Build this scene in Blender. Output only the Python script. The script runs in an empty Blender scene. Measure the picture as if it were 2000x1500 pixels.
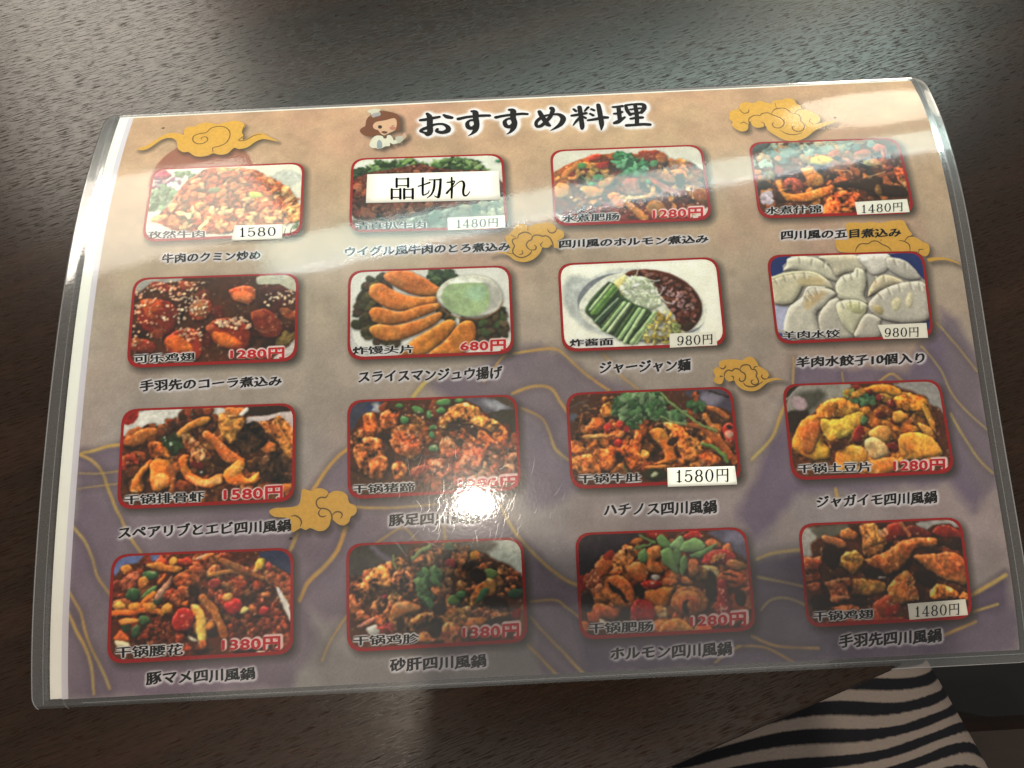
import bpy, math, random
import numpy as np
from mathutils import Matrix, Vector

# ------------------------------------------------------------------ measured data (millimetres on the menu sheet)
CAM=[0.12071396138480511,0.01681724308445938,0.24833464925386076]
ROT=[[0.99850292,-0.04670686,0.02846726],[-0.03634958,-0.95550249,-0.29273487],[0.04087327,0.29126185,-0.9557698]]
F=1498.9856933306824
A=[0.26167239472972326,-1.4881580354775192,4.644464121885999,-5.9387961076806155,2.181748085761344]
B=[-0.02145926614055635,0.3667660407097493,-0.3763166242543693]
PH={"11":[7.97,175.43,61.58,175.31,62.25,144.57,8.57,144.34],
"12":[77.96,175.98,131.7,175.18,131.85,144.05,78.11,144.98],
"13":[148.24,175.78,202.28,175.39,201.81,144.54,147.6,144.39],
"14":[218.62,175.35,271.9,174.77,271.98,144.29,217.8,144.42],
"21":[7.52,130.85,61.82,130.67,62.01,99.87,8.1,99.52],
"22":[78.1,130.71,132.17,130.6,131.99,99.76,78.1,99.51],
"23":[147.9,130.53,202.12,130.97,202.02,99.95,147.67,99.75],
"24":[218.69,130.96,272.63,130.55,271.89,100.22,218.62,99.77],
"31":[7.88,86.17,61.96,86.15,62.0,55.1,8.25,54.89],
"32":[78.09,86.35,132.26,86.3,132.26,55.72,78.27,54.98],
"33":[147.91,86.06,202.32,86.28,202.45,55.37,147.79,55.2],
"34":[218.87,86.34,271.87,86.1,272.11,55.27,218.52,55.05],
"41":[7.61,41.51,61.95,41.21,61.76,9.89,7.04,9.66],
"42":[77.77,41.58,132.13,41.19,132.29,9.86,77.74,9.55],
"43":[148.23,41.73,202.27,41.26,202.58,9.93,147.97,9.7],
"44":[218.77,41.49,271.76,41.34,271.05,10.18,218.29,9.94]}
OPS={"11":[["b",14999760],["e",13619140,[881,133],100,71,0,[-1,0,0,-1]],["e",9055317,[66,64],62,42,0,[-1,60,-1,-1]],["l",13213864,9,[22,61,42,28,82,19],[-1,-1,0,-1]],["x",[15324892,13081520,8214136],14,10.6,23.5,2.5,[6,121,223,73,200,132,41,176],[-1,-1,-1,-1]],["e",8007504,[18,175],35,18,0,[-1,-1,-1,-1]],["x",[7179362,9086589,5468747,10466189],40,14.7,29.4,1.3,[-4,233,69,163,170,183,182,243,120,357,19,381],[-1,-1,-1,-1]],["x",[5995599,8165481],10,14.7,23.5,1.3,[126,44,262,52,278,99,159,77],[-1,-1,-1,-1]],["p",11035200,[342,24,412,18,494,18,601,29,691,61,752,114,831,175,902,209,927,263,970,346,995,412,981,490,847,511,702,532,479,562,223,528,71,431,135,336,190,207,234,127,293,73],[-1,-1,20,50]],["x",[12614224,11033656,13602656,8148536,12283976,14199936,10246714],260,14.1,36.5,2.2,[342,30,495,23,613,38,753,122,902,217,964,345,986,476,701,518,478,541,221,506,87,424,146,337,247,135],[-1,60,50,-1]],["x",[14729360,14200960,15521960],60,9.4,25.9,3,[148,359,347,341,576,339,948,374,952,467,644,500,364,528,191,491],[-1,40,30,-1]],["e",11844949,[691,264],50,26,0.2,[-1,-1,-1,-1]],["e",7700309,[422,212],41,24,0,[-1,-1,-1,-1]],["e",8752735,[513,36],29,12,0,[-1,-1,-1,-1]],["e",5917232,[329,207],41,18,0,[-1,-1,-1,-1]],["e",6967352,[622,171],41,14,0.2,[-1,-1,-1,-1]],["e",6047282,[826,257],24,14,0,[-1,-1,-1,-1]],["p",12883048,[870,398,999,362,1008,477,924,487],[-1,-1,0,50]],["x",[6716755],4,8.8,14.7,2,[924,487,981,490,976,532,937,530],[-1,-1,-1,-1]]],  # pale yellow scatter low in the heap puts warm film glare into the colour
"12":[["b",14211276],["x",[5008188,7047759,3625005,8361567,2900007],150,11.8,29.5,1.5,[6,110,95,106,143,63,232,32,374,23,416,70,492,84,557,50,686,33,831,68,887,111,920,138,713,137,421,111,244,112,96,143,20,177],[-1,50,-1,-1]],["e",3635284,[972,60],24,15,0,[-1,-1,-1,-1]],["x",[4216122,3096876],30,14.8,26.6,1.4,[6,110,84,113,103,173,14,192],[-1,-1,-1,-1]],["p",4859936,[9,214,96,136,244,104,362,83,451,64,515,93,678,129,886,144,990,250,1007,364,853,416,591,449,362,506,161,528,27,489,6,359],[-1,-1,-1,50]],["x",[8212544,6042923,9396560,4006686,7029816],90,14.8,41.3,1.8,[15,229,126,174,421,126,941,190,991,350,591,435,305,497,44,475],[-1,-1,40,-1]],["p",8094582,[133,548,362,506,591,442,853,402,1007,364,1006,600,812,615,532,614,191,598],[-1,-1,0,40]],["x",[10002568,6910822,11053200,5730399],40,11.8,35.4,1.8,[362,534,591,463,989,378,995,490,646,556],[-1,-1,20,-1]],["l",3811876,18,[334,491,437,466,511,440,552,420,591,439],[9,-1,0,-1]],["p",5589056,[16,502,248,523,362,513,334,581,30,587],[24,-1,0,-1]]],
"13":[["b",13815232],["e",10836530,[507,442],624,377,0.02,[-1,0,0,-1]],["e",6104090,[511,470],595,368,0.02,[-1,0,30,40]],["p",13617344,[7,508,102,547,212,593,211,613,14,604],[-1,0,0,-1]],["p",14538188,[901,516,1009,473,1000,597,891,605],[-1,0,0,-1]],["p",6954776,[204,538,665,594,635,613,200,606],[-1,0,0,-1]],["x",[9067058,11040830,5910560,7223842,12619855,3678234],150,14.7,44.2,2.2,[16,193,124,112,360,87,712,82,985,167,999,452,783,552,445,508,135,452,14,349],[-1,70,60,-1]],["p",8205866,[586,39,715,45,685,124,604,113],[-1,-1,-1,-1]],["p",10107952,[250,63,333,53,324,100,253,103],[-1,60,-1,-1]],["p",9054758,[298,135,376,109,366,167,307,171],[-1,-1,-1,-1]],["l",11567176,35,[78,217,115,176,152,149,171,121],[-1,-1,-1,-1]],["l",11896140,29,[118,241,165,229,173,179],[-1,-1,-1,-1]],["e",12618314,[61,330],53,59,0.5,[-1,-1,-1,-1]],["e",11567167,[250,346],71,41,0.3,[-1,-1,-1,-1]],["e",11565632,[347,280],59,29,-0.5,[-1,-1,-1,-1]],["e",9198648,[722,104],35,47,0.3,[-1,-1,-1,-1]],["e",9659191,[799,151],29,47,-0.4,[-1,-1,-1,-1]],["p",8670274,[463,264,556,262,562,333,569,389,500,386,459,328],[-1,50,-1,-1]],["l",9653312,35,[636,280,718,333,821,401],[-1,-1,-1,-1]],["l",12020824,11,[705,347,765,385],[-1,-1,-1,-1]],["p",12088890,[357,379,421,365,434,425,453,481,418,493,375,450],[-1,70,-1,-1]],["l",11041346,50,[441,411,509,491,577,570],[-1,70,-1,-1]],["l",11569744,29,[469,413,556,410,626,399,648,344],[-1,-1,-1,-1]],["e",10119740,[652,491],65,53,0,[-1,-1,-1,-1]],["e",9067056,[941,407],71,53,0.4,[-1,-1,-1,-1]],["l",11040832,20,[862,333,946,358,999,403],[-1,-1,-1,-1]],["x",[4556631,6200687,3369283,7909255],90,10.6,25.9,1.5,[392,132,432,57,497,53,543,66,594,87,635,158,593,242,524,232,458,185],[-1,60,-1,-1]],["e",4946243,[204,144],27,24,0,[-1,-1,-1,-1]],["e",5078865,[303,242],35,24,0.4,[-1,-1,-1,-1]],["e",5212244,[259,290],27,18,0,[-1,-1,-1,-1]],["e",5078865,[671,145],27,29,0,[-1,-1,-1,-1]],["e",4156226,[460,229],29,18,0,[-1,-1,-1,-1]],["e",4683852,[623,293],15,24,0,[-1,-1,-1,-1]],["l",4811842,12,[193,230,232,267],[-1,-1,-1,-1]],["x",[14731440,14200976],40,3.5,8.2,1.2,[26,335,407,247,973,381,895,571,103,513],[-1,0,0,-1]]],
"14":[["b",3809818],["x",[8030848,9740430,5925474,11577480,11044970],70,18.0,47.9,1.6,[18,12,265,-7,624,0,979,23,940,72,482,141,11,215],[-1,-1,30,-1]],["p",4871248,[12,4,144,2,120,53,15,85],[-1,-1,0,-1]],["x",[6961704,4860448,9064496,11563064,3218967,11036728],120,15.0,44.9,2,[16,222,362,150,851,69,984,60,987,445,718,489,369,503,22,516,6,405],[-1,70,60,-1]],["e",13153344,[460,169],78,36,-0.1,[-1,-1,-1,-1]],["p",10110516,[820,75,871,55,911,100,889,158,868,171,866,120,822,133],[-1,60,-1,-1]],["e",3021847,[839,137],27,24,0,[-1,-1,-1,-1]],["e",10508856,[738,137],66,42,-0.5,[-1,-1,-1,-1]],["e",11573866,[791,204],54,27,0.1,[-1,-1,-1,-1]],["e",8862512,[178,250],36,36,0,[-1,-1,-1,-1]],["e",6959144,[885,244],36,24,0,[-1,-1,-1,-1]],["e",5911594,[265,254],57,48,0,[-1,-1,-1,-1]],["e",8011824,[252,352],66,54,0,[-1,-1,-1,70]],["p",13144127,[315,234,386,230,422,267,451,311,424,373,369,350,336,292],[-1,70,-1,-1]],["e",12091967,[396,323],54,48,0,[-1,-1,-1,-1]],["p",12614196,[137,340,175,314,189,343,192,406,241,428,312,417,372,406,446,381,506,370,511,412,434,457,349,488,211,482,176,440],[-1,70,70,-1]],["p",3219478,[526,349,658,334,808,312,835,355,757,436,647,396,527,384],[-1,-1,0,-1]],["e",2956565,[874,427],120,48,0.1,[-1,-1,0,-1]],["p",11033648,[528,412,642,424,675,474,618,567,415,580,462,465],[-1,-1,-1,80]],["p",11558968,[924,253,987,262,989,403,948,374],[-1,-1,-1,70]],["e",6967344,[795,416],24,42,0,[-1,-1,-1,-1]],["l",12622440,10,[536,251,576,260,628,262,641,291],[-1,-1,-1,-1]],["l",13150328,8,[750,306,799,297,861,275],[-1,-1,-1,-1]],["l",12095584,8,[376,158,378,208,403,238],[-1,-1,-1,-1]],["x",[13154496,11575464],14,12.0,23.9,1.5,[33,420,92,415,101,478,37,489],[-1,-1,0,-1]],["e",9075288,[104,276],36,36,0,[-1,-1,-1,-1]],["l",6974024,12,[32,336,95,254],[-1,-1,-1,-1]],["e",3219735,[59,351],48,36,0,[-1,-1,0,-1]]],
"21":[["b",2365460],["p",11052188,[-3,19,277,-2,268,36,119,43,51,90,5,126],[-1,0,0,-1]],["p",13157550,[757,16,988,12,990,134,882,79,759,74],[-1,0,0,-1]],["p",12893366,[997,453,1000,588,852,593,937,506],[-1,0,0,-1]],["p",5917224,[907,406,989,360,991,447,926,493,860,490],[-1,-1,-1,50]],["x",[4856852,3808275,3217938],40,33.4,61.3,1.4,[6,70,378,34,968,133,975,458,674,506,80,509],[-1,-1,40,-1]],["e",8006172,[171,70],67,33,0.3,[-1,-1,-1,-1]],["e",8864814,[324,63],61,33,0.1,[-1,-1,-1,-1]],["e",6959140,[422,143],50,50,0,[-1,-1,-1,-1]],["e",6955544,[167,276],139,111,0.7,[-1,80,-1,-1]],["p",11556396,[56,153,126,150,184,189,169,226,138,250,152,287,107,273,78,235],[14,-1,0,-1]],["e",9058854,[416,236],72,72,0.3,[-1,80,-1,-1]],["e",10579016,[405,230],45,50,0,[17,-1,0,-1]],["p",10571826,[576,111,653,83,726,98,745,156,708,211,646,202,600,163],[-1,80,70,-1]],["e",14187082,[667,153],61,33,0.2,[22,-1,0,-1]],["e",4857366,[855,129],100,45,0.2,[-1,-1,-1,-1]],["p",9056288,[214,425,286,361,373,358,425,410,436,532,396,578,276,548,229,486],[-1,80,-1,-1]],["p",12480560,[215,431,299,398,368,468,381,511,295,507,250,487],[17,-1,0,-1]],["p",8006170,[460,344,534,297,634,308,708,373,717,478,664,524,543,488,485,418],[-1,80,-1,-1]],["p",12674602,[492,388,572,398,645,444,662,481,576,490,519,450],[17,-1,0,-1]],["e",11554868,[482,357],28,22,0,[-1,-1,0,-1]],["p",6957084,[720,262,809,247,888,319,913,394,870,448,793,438,740,362],[-1,80,-1,-1]],["e",9653296,[760,276],45,22,0.2,[14,-1,0,-1]],["l",10116160,7,[746,375,802,402,868,386],[-1,-1,-1,-1]],["e",9651754,[954,290],56,33,0.4,[-1,-1,-1,-1]],["e",9195568,[920,257],33,22,0,[-1,-1,-1,-1]],["e",8006172,[88,468],78,50,0.2,[-1,80,-1,-1]],["e",10114608,[48,429],28,22,0,[-1,-1,0,-1]],["e",7352350,[169,386],33,39,0,[-1,-1,-1,-1]],["x",[15784128,15255728,14198928],130,4.5,11.1,1.5,[12,76,212,34,434,42,446,287,284,318,175,313,129,433,30,477],[-1,30,30,-1]],["x",[15784128,14727328],60,4.5,12.3,1.8,[502,308,666,297,723,336,724,374,532,365],[-1,30,30,-1]],["x",[15784128,15255728],30,4.5,10.0,1.6,[883,117,984,121,969,209,803,228,745,156],[-1,30,30,-1]],["x",[15255728],40,3.9,8.9,1.6,[285,342,438,337,433,459,317,429],[-1,30,30,-1]],["x",[15257788],30,3.9,8.9,1.6,[296,138,472,145,446,294,335,264],[-1,-1,30,-1]]],
"22":[["b",14868696],["p",13158596,[17,372,46,483,123,534,398,577,123,577,19,554],[-1,0,0,8]],["x",[3815972,4867112,3025948,5656622,4864042],150,13.6,31.2,1.4,[132,65,217,43,267,134,189,193,156,378,167,470,343,496,266,516,167,488,95,436,28,360,61,312,22,267,72,226,82,158],[-1,-1,40,8]],["x",[3755565,5334079,2701345],50,12.5,28.4,1.3,[494,22,642,28,647,66,549,113,505,61],[-1,-1,-1,8]],["x",[3813922,5128744,3286808,5917236,4149036],150,12.5,31.2,1.4,[558,271,652,337,792,361,918,298,962,324,944,373,974,461,957,485,777,514,768,416,680,362,568,333],[-1,-1,40,8]],["p",12088378,[217,37,268,13,358,14,437,52,516,106,557,145,542,189,458,195,368,169,290,122,234,82],[-1,60,80,14]],["p",12614716,[127,147,144,104,206,97,267,140,340,180,435,200,531,201,533,245,446,266,345,287,256,274,178,224,136,185],[-1,60,80,14]],["p",12286008,[130,290,155,260,217,266,311,295,435,259,547,245,552,283,456,328,344,367,244,378,161,359,139,321],[-1,60,80,14]],["p",12088886,[131,401,178,372,289,383,434,352,546,307,571,333,523,387,422,444,310,482,222,484,156,451],[-1,60,80,14]],["p",12089391,[377,497,455,445,556,382,618,357,654,392,610,464,531,534,464,580,387,588,310,579],[-1,60,80,14]],["p",11826735,[486,581,576,506,656,411,702,373,752,378,773,428,766,501,720,560,674,595,564,596],[-1,60,80,14]],["e",12631214,[748,206],203,143,0.1,[-1,50,60,8]],["e",14868690,[747,200],196,135,0.1,[-1,0,0,8]],["e",12104876,[853,220],85,108,0.15,[34,0,0,8]],["p",10794891,[570,209,594,140,640,114,742,108,833,124,865,195,851,282,782,336,680,328,608,291],[11,0,15,8]],["e",10928288,[780,185],62,51,0,[34,0,0,8]],["p",16184552,[612,116,675,80,760,90,833,112,742,111,657,111],[8,0,0,8]],["l",9067066,6,[564,271,624,329,736,360,826,356,906,310,942,249],[-1,-1,0,8]]],
"23":[["b",15724000],["e",13685452,[470,320],426,247,0.14,[17,0,0,8]],["e",12172472,[148,274],115,190,-0.35,[29,0,0,8]],["e",8027780,[509,315],386,239,0.14,[3,0,0,8]],["e",14474447,[509,315],380,232,0.14,[3,0,0,8]],["p",4858904,[417,97,464,70,574,69,686,100,778,158,840,230,872,319,858,405,814,465,755,499,710,436,688,354,631,283,580,218,557,141,484,125],[-1,-1,20,14]],["x",[5909534,6961706,3808531,8014398,9068632],130,6.9,19.6,2,[458,79,657,102,818,217,859,331,834,429,751,475,702,386,603,207],[-1,60,40,8]],["x",[10123904,11569792,11045008],40,5.2,12.7,2.2,[624,163,759,252,831,330,776,377,672,273],[-1,-1,20,8]],["p",13682832,[320,168,405,102,425,141,407,235,373,234,335,207],[14,-1,0,8]],["p",13423796,[413,147,462,111,541,122,583,168,601,232,625,295,570,343,514,340,448,300,407,235],[-1,-1,20,14]],["x",[15001812,14212292,15790820,12372648],120,5.8,15.0,5,[376,196,426,123,512,120,583,168,617,245,636,296,554,336,443,293],[-1,30,15,8]],["l",15262936,7,[557,135,596,149,625,145],[-1,-1,-1,8]],["l",15261912,7,[622,264,653,297,697,311],[-1,-1,-1,8]],["l",14736596,6,[644,196,623,239,605,251],[-1,-1,-1,8]],["l",15262936,6,[499,65,485,100],[-1,-1,-1,8]],["p",3821364,[157,312,310,146,385,234,449,294,558,355,518,440,424,565,343,524,245,459,193,388],[-1,-1,20,8]],["l",2569250,14,[310,149,180,313],[-1,70,35,8]],["l",10861454,21,[321,162,185,326],[-1,70,35,8]],["l",6786632,32,[342,182,201,351],[-1,70,35,8]],["l",4745784,23,[358,202,223,358],[-1,70,35,8]],["l",2371878,20,[355,246,251,366],[-1,70,35,8]],["l",8954753,14,[360,258,209,407],[-1,70,35,8]],["l",3030833,25,[376,272,237,415],[-1,70,35,8]],["l",3952433,25,[381,291,258,441],[-1,70,35,8]],["l",9875839,25,[398,291,256,465],[-1,70,35,8]],["l",12307620,23,[426,299,284,479],[-1,70,35,8]],["l",3622960,17,[442,306,306,486],[-1,70,35,8]],["l",4677178,20,[464,319,333,505],[-1,70,35,8]],["l",10007937,29,[485,339,354,525],[-1,70,35,8]],["l",11322260,25,[513,347,380,550],[-1,70,35,8]],["l",3294765,20,[545,373,448,474],[-1,70,35,8]],["l",10730118,29,[580,368,425,558],[-1,70,35,8]],["l",8888948,17,[590,381,453,560],[-1,70,35,8]],["x",[14208112,13153360,14998672,12098112],110,5.2,12.7,4,[488,537,522,458,596,375,655,347,686,385,709,448,740,474,723,547,621,567,509,562],[-1,50,40,8]],["x",[10924396],20,5.8,11.5,3,[682,435,720,449,709,510,677,496],[-1,-1,-1,8]],["e",3285783,[780,464],40,23,-0.6,[-1,-1,0,8]]],
"24":[["b",10131088],["p",1846368,[15,5,153,3,125,52,93,83,106,114,6,142],[8,0,0,5]],["p",1846368,[772,16,1005,16,997,195,962,181,890,77,804,42],[8,0,0,5]],["p",1977948,[938,486,1012,470,997,603,950,594],[8,0,0,5]],["p",11053760,[13,347,108,369,76,498,20,496],[8,0,0,5]],["p",2240608,[11,520,93,561,73,585,18,564],[8,38,0,5]],["p",12104868,[133,28,215,15,317,33,391,99,424,169,415,200,315,159,181,117,95,114,123,71],[8,66,36,5]],["p",11578008,[330,21,483,13,575,22,621,93,609,144,503,140,431,163,393,86],[8,66,36,5]],["p",12631220,[575,22,766,15,781,86,739,148,666,165,624,119],[8,66,36,5]],["e",15263456,[620,49],23,18,0,[12,38,0,5]],["p",11183774,[769,41,868,63,932,129,960,200,875,204,786,150,756,98],[8,66,36,5]],["p",12104348,[10,161,122,127,238,119,317,140,380,199,398,250,363,248,227,218,173,291,116,345,20,335,8,235],[8,76,48,5]],["l",13683888,18,[16,161,122,133,238,125,305,146],[8,38,0,5]],["p",11773572,[187,167,314,165,344,210,262,220,188,211],[23,0,0,5]],["p",11841700,[95,375,196,292,238,225,341,235,396,262,404,300,326,372,275,420,270,569,65,547],[8,76,48,5]],["p",11575424,[208,293,304,259,349,273,271,345,210,380],[26,0,0,5]],["l",13683904,15,[192,329,237,237,341,235],[7,38,0,5]],["p",12368552,[419,213,466,158,533,141,560,104,610,137,612,220,590,307,602,358,528,343,447,327,417,288],[8,76,48,5]],["p",11051146,[608,308,647,221,725,160,817,189,849,228,751,250,676,285],[8,76,48,5]],["p",11446944,[608,358,676,285,764,238,874,216,991,240,997,450,900,503,724,483,635,435],[8,76,48,5]],["e",13288616,[871,343],23,53,0.2,[18,38,0,5]],["e",13157028,[785,365],29,47,0.3,[18,38,0,5]],["e",10524272,[668,399],35,29,0.7,[15,38,0,5]],["p",11117978,[300,396,366,324,426,313,439,402,485,517,489,586,315,578,280,476],[8,76,48,5]],["p",12105376,[417,338,506,323,596,358,589,421,520,518,491,567,429,489,404,400],[8,76,48,5]],["p",10920600,[501,580,521,506,589,421,668,455,675,494,652,593],[8,76,42,5]],["e",11579528,[523,380],53,35,0.4,[23,38,0,5]],["l",5919816,6,[397,256,417,288,368,311,327,360],[8,38,0,5]],["l",4867136,7,[615,194,614,258,601,314],[8,38,0,5]],["l",9275514,8,[32,168,46,199],[12,0,0,5]],["l",14473420,6,[46,168,59,200],[11,0,0,5]],["l",9275514,8,[92,145,99,179],[12,0,0,5]],["l",14473420,6,[105,145,113,180],[11,0,0,5]],["l",9275514,8,[156,135,164,166],[12,0,0,5]],["l",14473420,6,[170,135,178,167],[11,0,0,5]],["l",9275514,8,[225,131,228,162],[12,0,0,5]],["l",14473420,6,[239,131,242,163],[11,0,0,5]],["l",9275514,8,[208,293,228,318],[12,0,0,5]],["l",14473420,6,[222,293,242,319],[11,0,0,5]],["l",9275514,8,[235,256,254,288],[12,0,0,5]],["l",14473420,6,[249,257,268,289],[11,0,0,5]],["l",9275514,8,[283,239,291,271],[12,0,0,5]],["l",14473420,6,[297,240,305,271],[11,0,0,5]],["l",9275514,8,[466,158,480,196],[12,0,0,5]],["l",14473420,6,[480,158,494,196],[11,0,0,5]],["l",9275514,8,[515,140,522,185],[12,0,0,5]],["l",14473420,6,[529,141,536,185],[11,0,0,5]],["l",9275514,8,[565,117,559,167],[12,0,0,5]],["l",14473420,6,[579,117,573,168],[11,0,0,5]],["l",9275514,8,[676,285,695,324],[12,0,0,5]],["l",14473420,6,[690,286,709,324],[11,0,0,5]],["l",9275514,8,[739,250,752,294],[12,0,0,5]],["l",14473420,6,[753,250,766,295],[11,0,0,5]],["l",9275514,8,[813,227,819,278],[12,0,0,5]],["l",14473420,6,[827,227,833,278],[11,0,0,5]],["l",9275514,8,[886,217,892,268],[12,0,0,5]],["l",14473420,6,[900,217,906,268],[11,0,0,5]],["l",9275514,8,[945,225,945,276],[12,0,0,5]],["l",14473420,6,[959,226,959,277],[11,0,0,5]],["l",9275514,8,[435,333,448,377],[12,0,0,5]],["l",14473420,6,[449,333,462,378],[11,0,0,5]],["l",9275514,8,[494,329,495,373],[12,0,0,5]],["l",14473420,6,[508,329,509,373],[11,0,0,5]],["l",9275514,8,[551,344,546,387],[12,0,0,5]],["l",14473420,6,[565,344,560,388],[11,0,0,5]],["l",9275514,8,[361,60,351,97],[12,0,0,5]],["l",14473420,6,[375,60,365,98],[11,0,0,5]],["l",9275514,8,[282,39,278,76],[12,0,0,5]],["l",14473420,6,[296,39,291,76],[11,0,0,5]],["l",9275514,8,[202,24,204,61],[12,0,0,5]],["l",14473420,6,[216,24,218,62],[11,0,0,5]],["l",9275514,8,[665,171,672,209],[12,0,0,5]],["l",14473420,6,[679,171,687,210],[11,0,0,5]],["l",9275514,8,[725,167,726,205],[12,0,0,5]],["l",14473420,6,[739,167,740,205],[11,0,0,5]],["l",9275514,8,[803,55,810,93],[12,0,0,5]],["l",14473420,6,[817,55,825,94],[11,0,0,5]],["l",9275514,8,[871,82,867,121],[12,0,0,5]],["l",14473420,6,[886,83,881,121],[11,0,0,5]]],
"31":[["b",2890258],["p",14473424,[10,91,89,17,299,7,573,12,586,67,446,61,280,90,144,132,14,162],[-1,0,0,-1]],["p",9052184,[-4,25,83,5,81,82,5,90],[-1,0,0,-1]],["p",2759958,[709,23,986,16,986,53,840,77,715,66],[-1,0,0,-1]],["p",14207172,[721,84,868,66,992,53,994,173,896,91,818,106,728,120],[-1,0,0,-1]],["x",[5910298,8013092,3809557,10117168,3218450],140,16.8,44.8,2,[9,173,226,99,333,26,529,34,560,125,784,134,983,202,987,498,793,518,188,495,25,481],[-1,70,60,-1]],["x",[4860444,6961700,3547416],60,14.0,33.6,1.6,[216,129,301,43,473,20,536,65,533,142,339,175,229,188],[-1,70,-1,-1]],["p",12089400,[69,164,117,130,205,128,195,169,119,184],[-1,60,-1,-1]],["e",10510384,[86,188],78,34,-0.2,[-1,-1,-1,-1]],["p",11894844,[317,174,370,111,463,68,503,81,482,116,394,148,340,199],[-1,80,-1,-1]],["p",12091455,[552,65,602,49,710,84,701,161,641,235,613,222,567,167],[-1,80,-1,50]],["p",11039804,[590,19,635,15,714,30,671,82,614,74],[-1,60,-1,-1]],["p",15262940,[670,58,714,18,720,42,693,65],[-1,-1,0,-1]],["p",3022355,[658,236,684,148,750,109,818,142,842,220,777,283,693,303],[-1,-1,60,90]],["p",2956563,[779,371,866,292,957,344,991,392,981,474,848,479,802,431],[-1,-1,60,90]],["p",11563064,[789,111,863,108,896,79,942,111,988,179,996,345,934,295,887,222,830,172],[-1,70,-1,60]],["l",13144140,6,[885,91,932,200],[-1,-1,-1,-1]],["l",13144140,6,[885,98,948,230],[-1,-1,-1,-1]],["l",13144140,6,[885,105,965,259],[-1,-1,-1,-1]],["l",13144140,6,[885,112,981,288],[-1,-1,-1,-1]],["p",12086324,[483,152,551,196,609,258,671,308,716,339,701,368,623,358,571,315,525,242,473,193],[-1,80,70,-1]],["p",12615752,[350,176,395,172,441,227,498,276,522,324,489,340,439,327,398,272,359,247],[-1,80,-1,60]],["x",[14725256,13144160,9062952],40,5.6,16.8,2.6,[350,176,429,209,510,300,489,335,398,272],[-1,-1,-1,-1]],["p",13135916,[334,316,388,295,385,353,420,413,493,446,558,419,586,421,582,479,506,504,417,471,360,410],[-1,90,70,-1]],["p",15249520,[382,411,438,443,515,452,569,432,576,467,494,486,427,466],[11,30,0,-1]],["e",5905432,[440,356],39,22,0.3,[-1,-1,-1,-1]],["e",2497301,[475,398],22,22,0,[-1,-1,-1,-1]],["e",13684936,[469,401],8,8,0,[-1,-1,0,-1]],["p",13665332,[591,409,639,365,689,338,717,368,702,420,736,451,791,418,802,442,792,477,715,496,626,481],[-1,90,70,-1]],["p",14721104,[613,399,656,371,690,385,669,425,625,440],[11,30,0,-1]],["p",13136940,[74,489,92,415,143,342,180,309,187,339,146,395,127,457,140,504,91,507],[-1,90,70,-1]],["p",14191160,[181,333,223,299,268,313,298,384,296,465,265,498,205,507,180,437],[-1,90,70,-1]],["p",12610092,[165,215,219,211,276,255,279,314,224,311,179,298],[-1,80,-1,50]],["p",15513704,[206,415,249,394,278,436,242,486,204,478],[12,30,0,-1]],["p",9198640,[269,348,315,385,319,501,292,511,295,436],[-1,60,-1,-1]],["x",[9647652,11029552],12,11.2,22.4,2.4,[9,284,102,282,101,375,19,360],[-1,-1,-1,-1]],["x",[2631701,2635552,3624490],40,10.1,22.4,1.5,[240,189,306,174,354,270,300,285],[-1,-1,-1,-1]],["x",[13162688],8,3.4,6.7,1.3,[240,177,295,185,299,268],[-1,-1,0,-1]],["x",[8014372,5910552],30,11.2,28.0,2,[351,485,627,510,987,486,989,602,464,583],[-1,-1,-1,-1]],["e",12615736,[954,514],34,22,0,[-1,-1,-1,-1]]],
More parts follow.
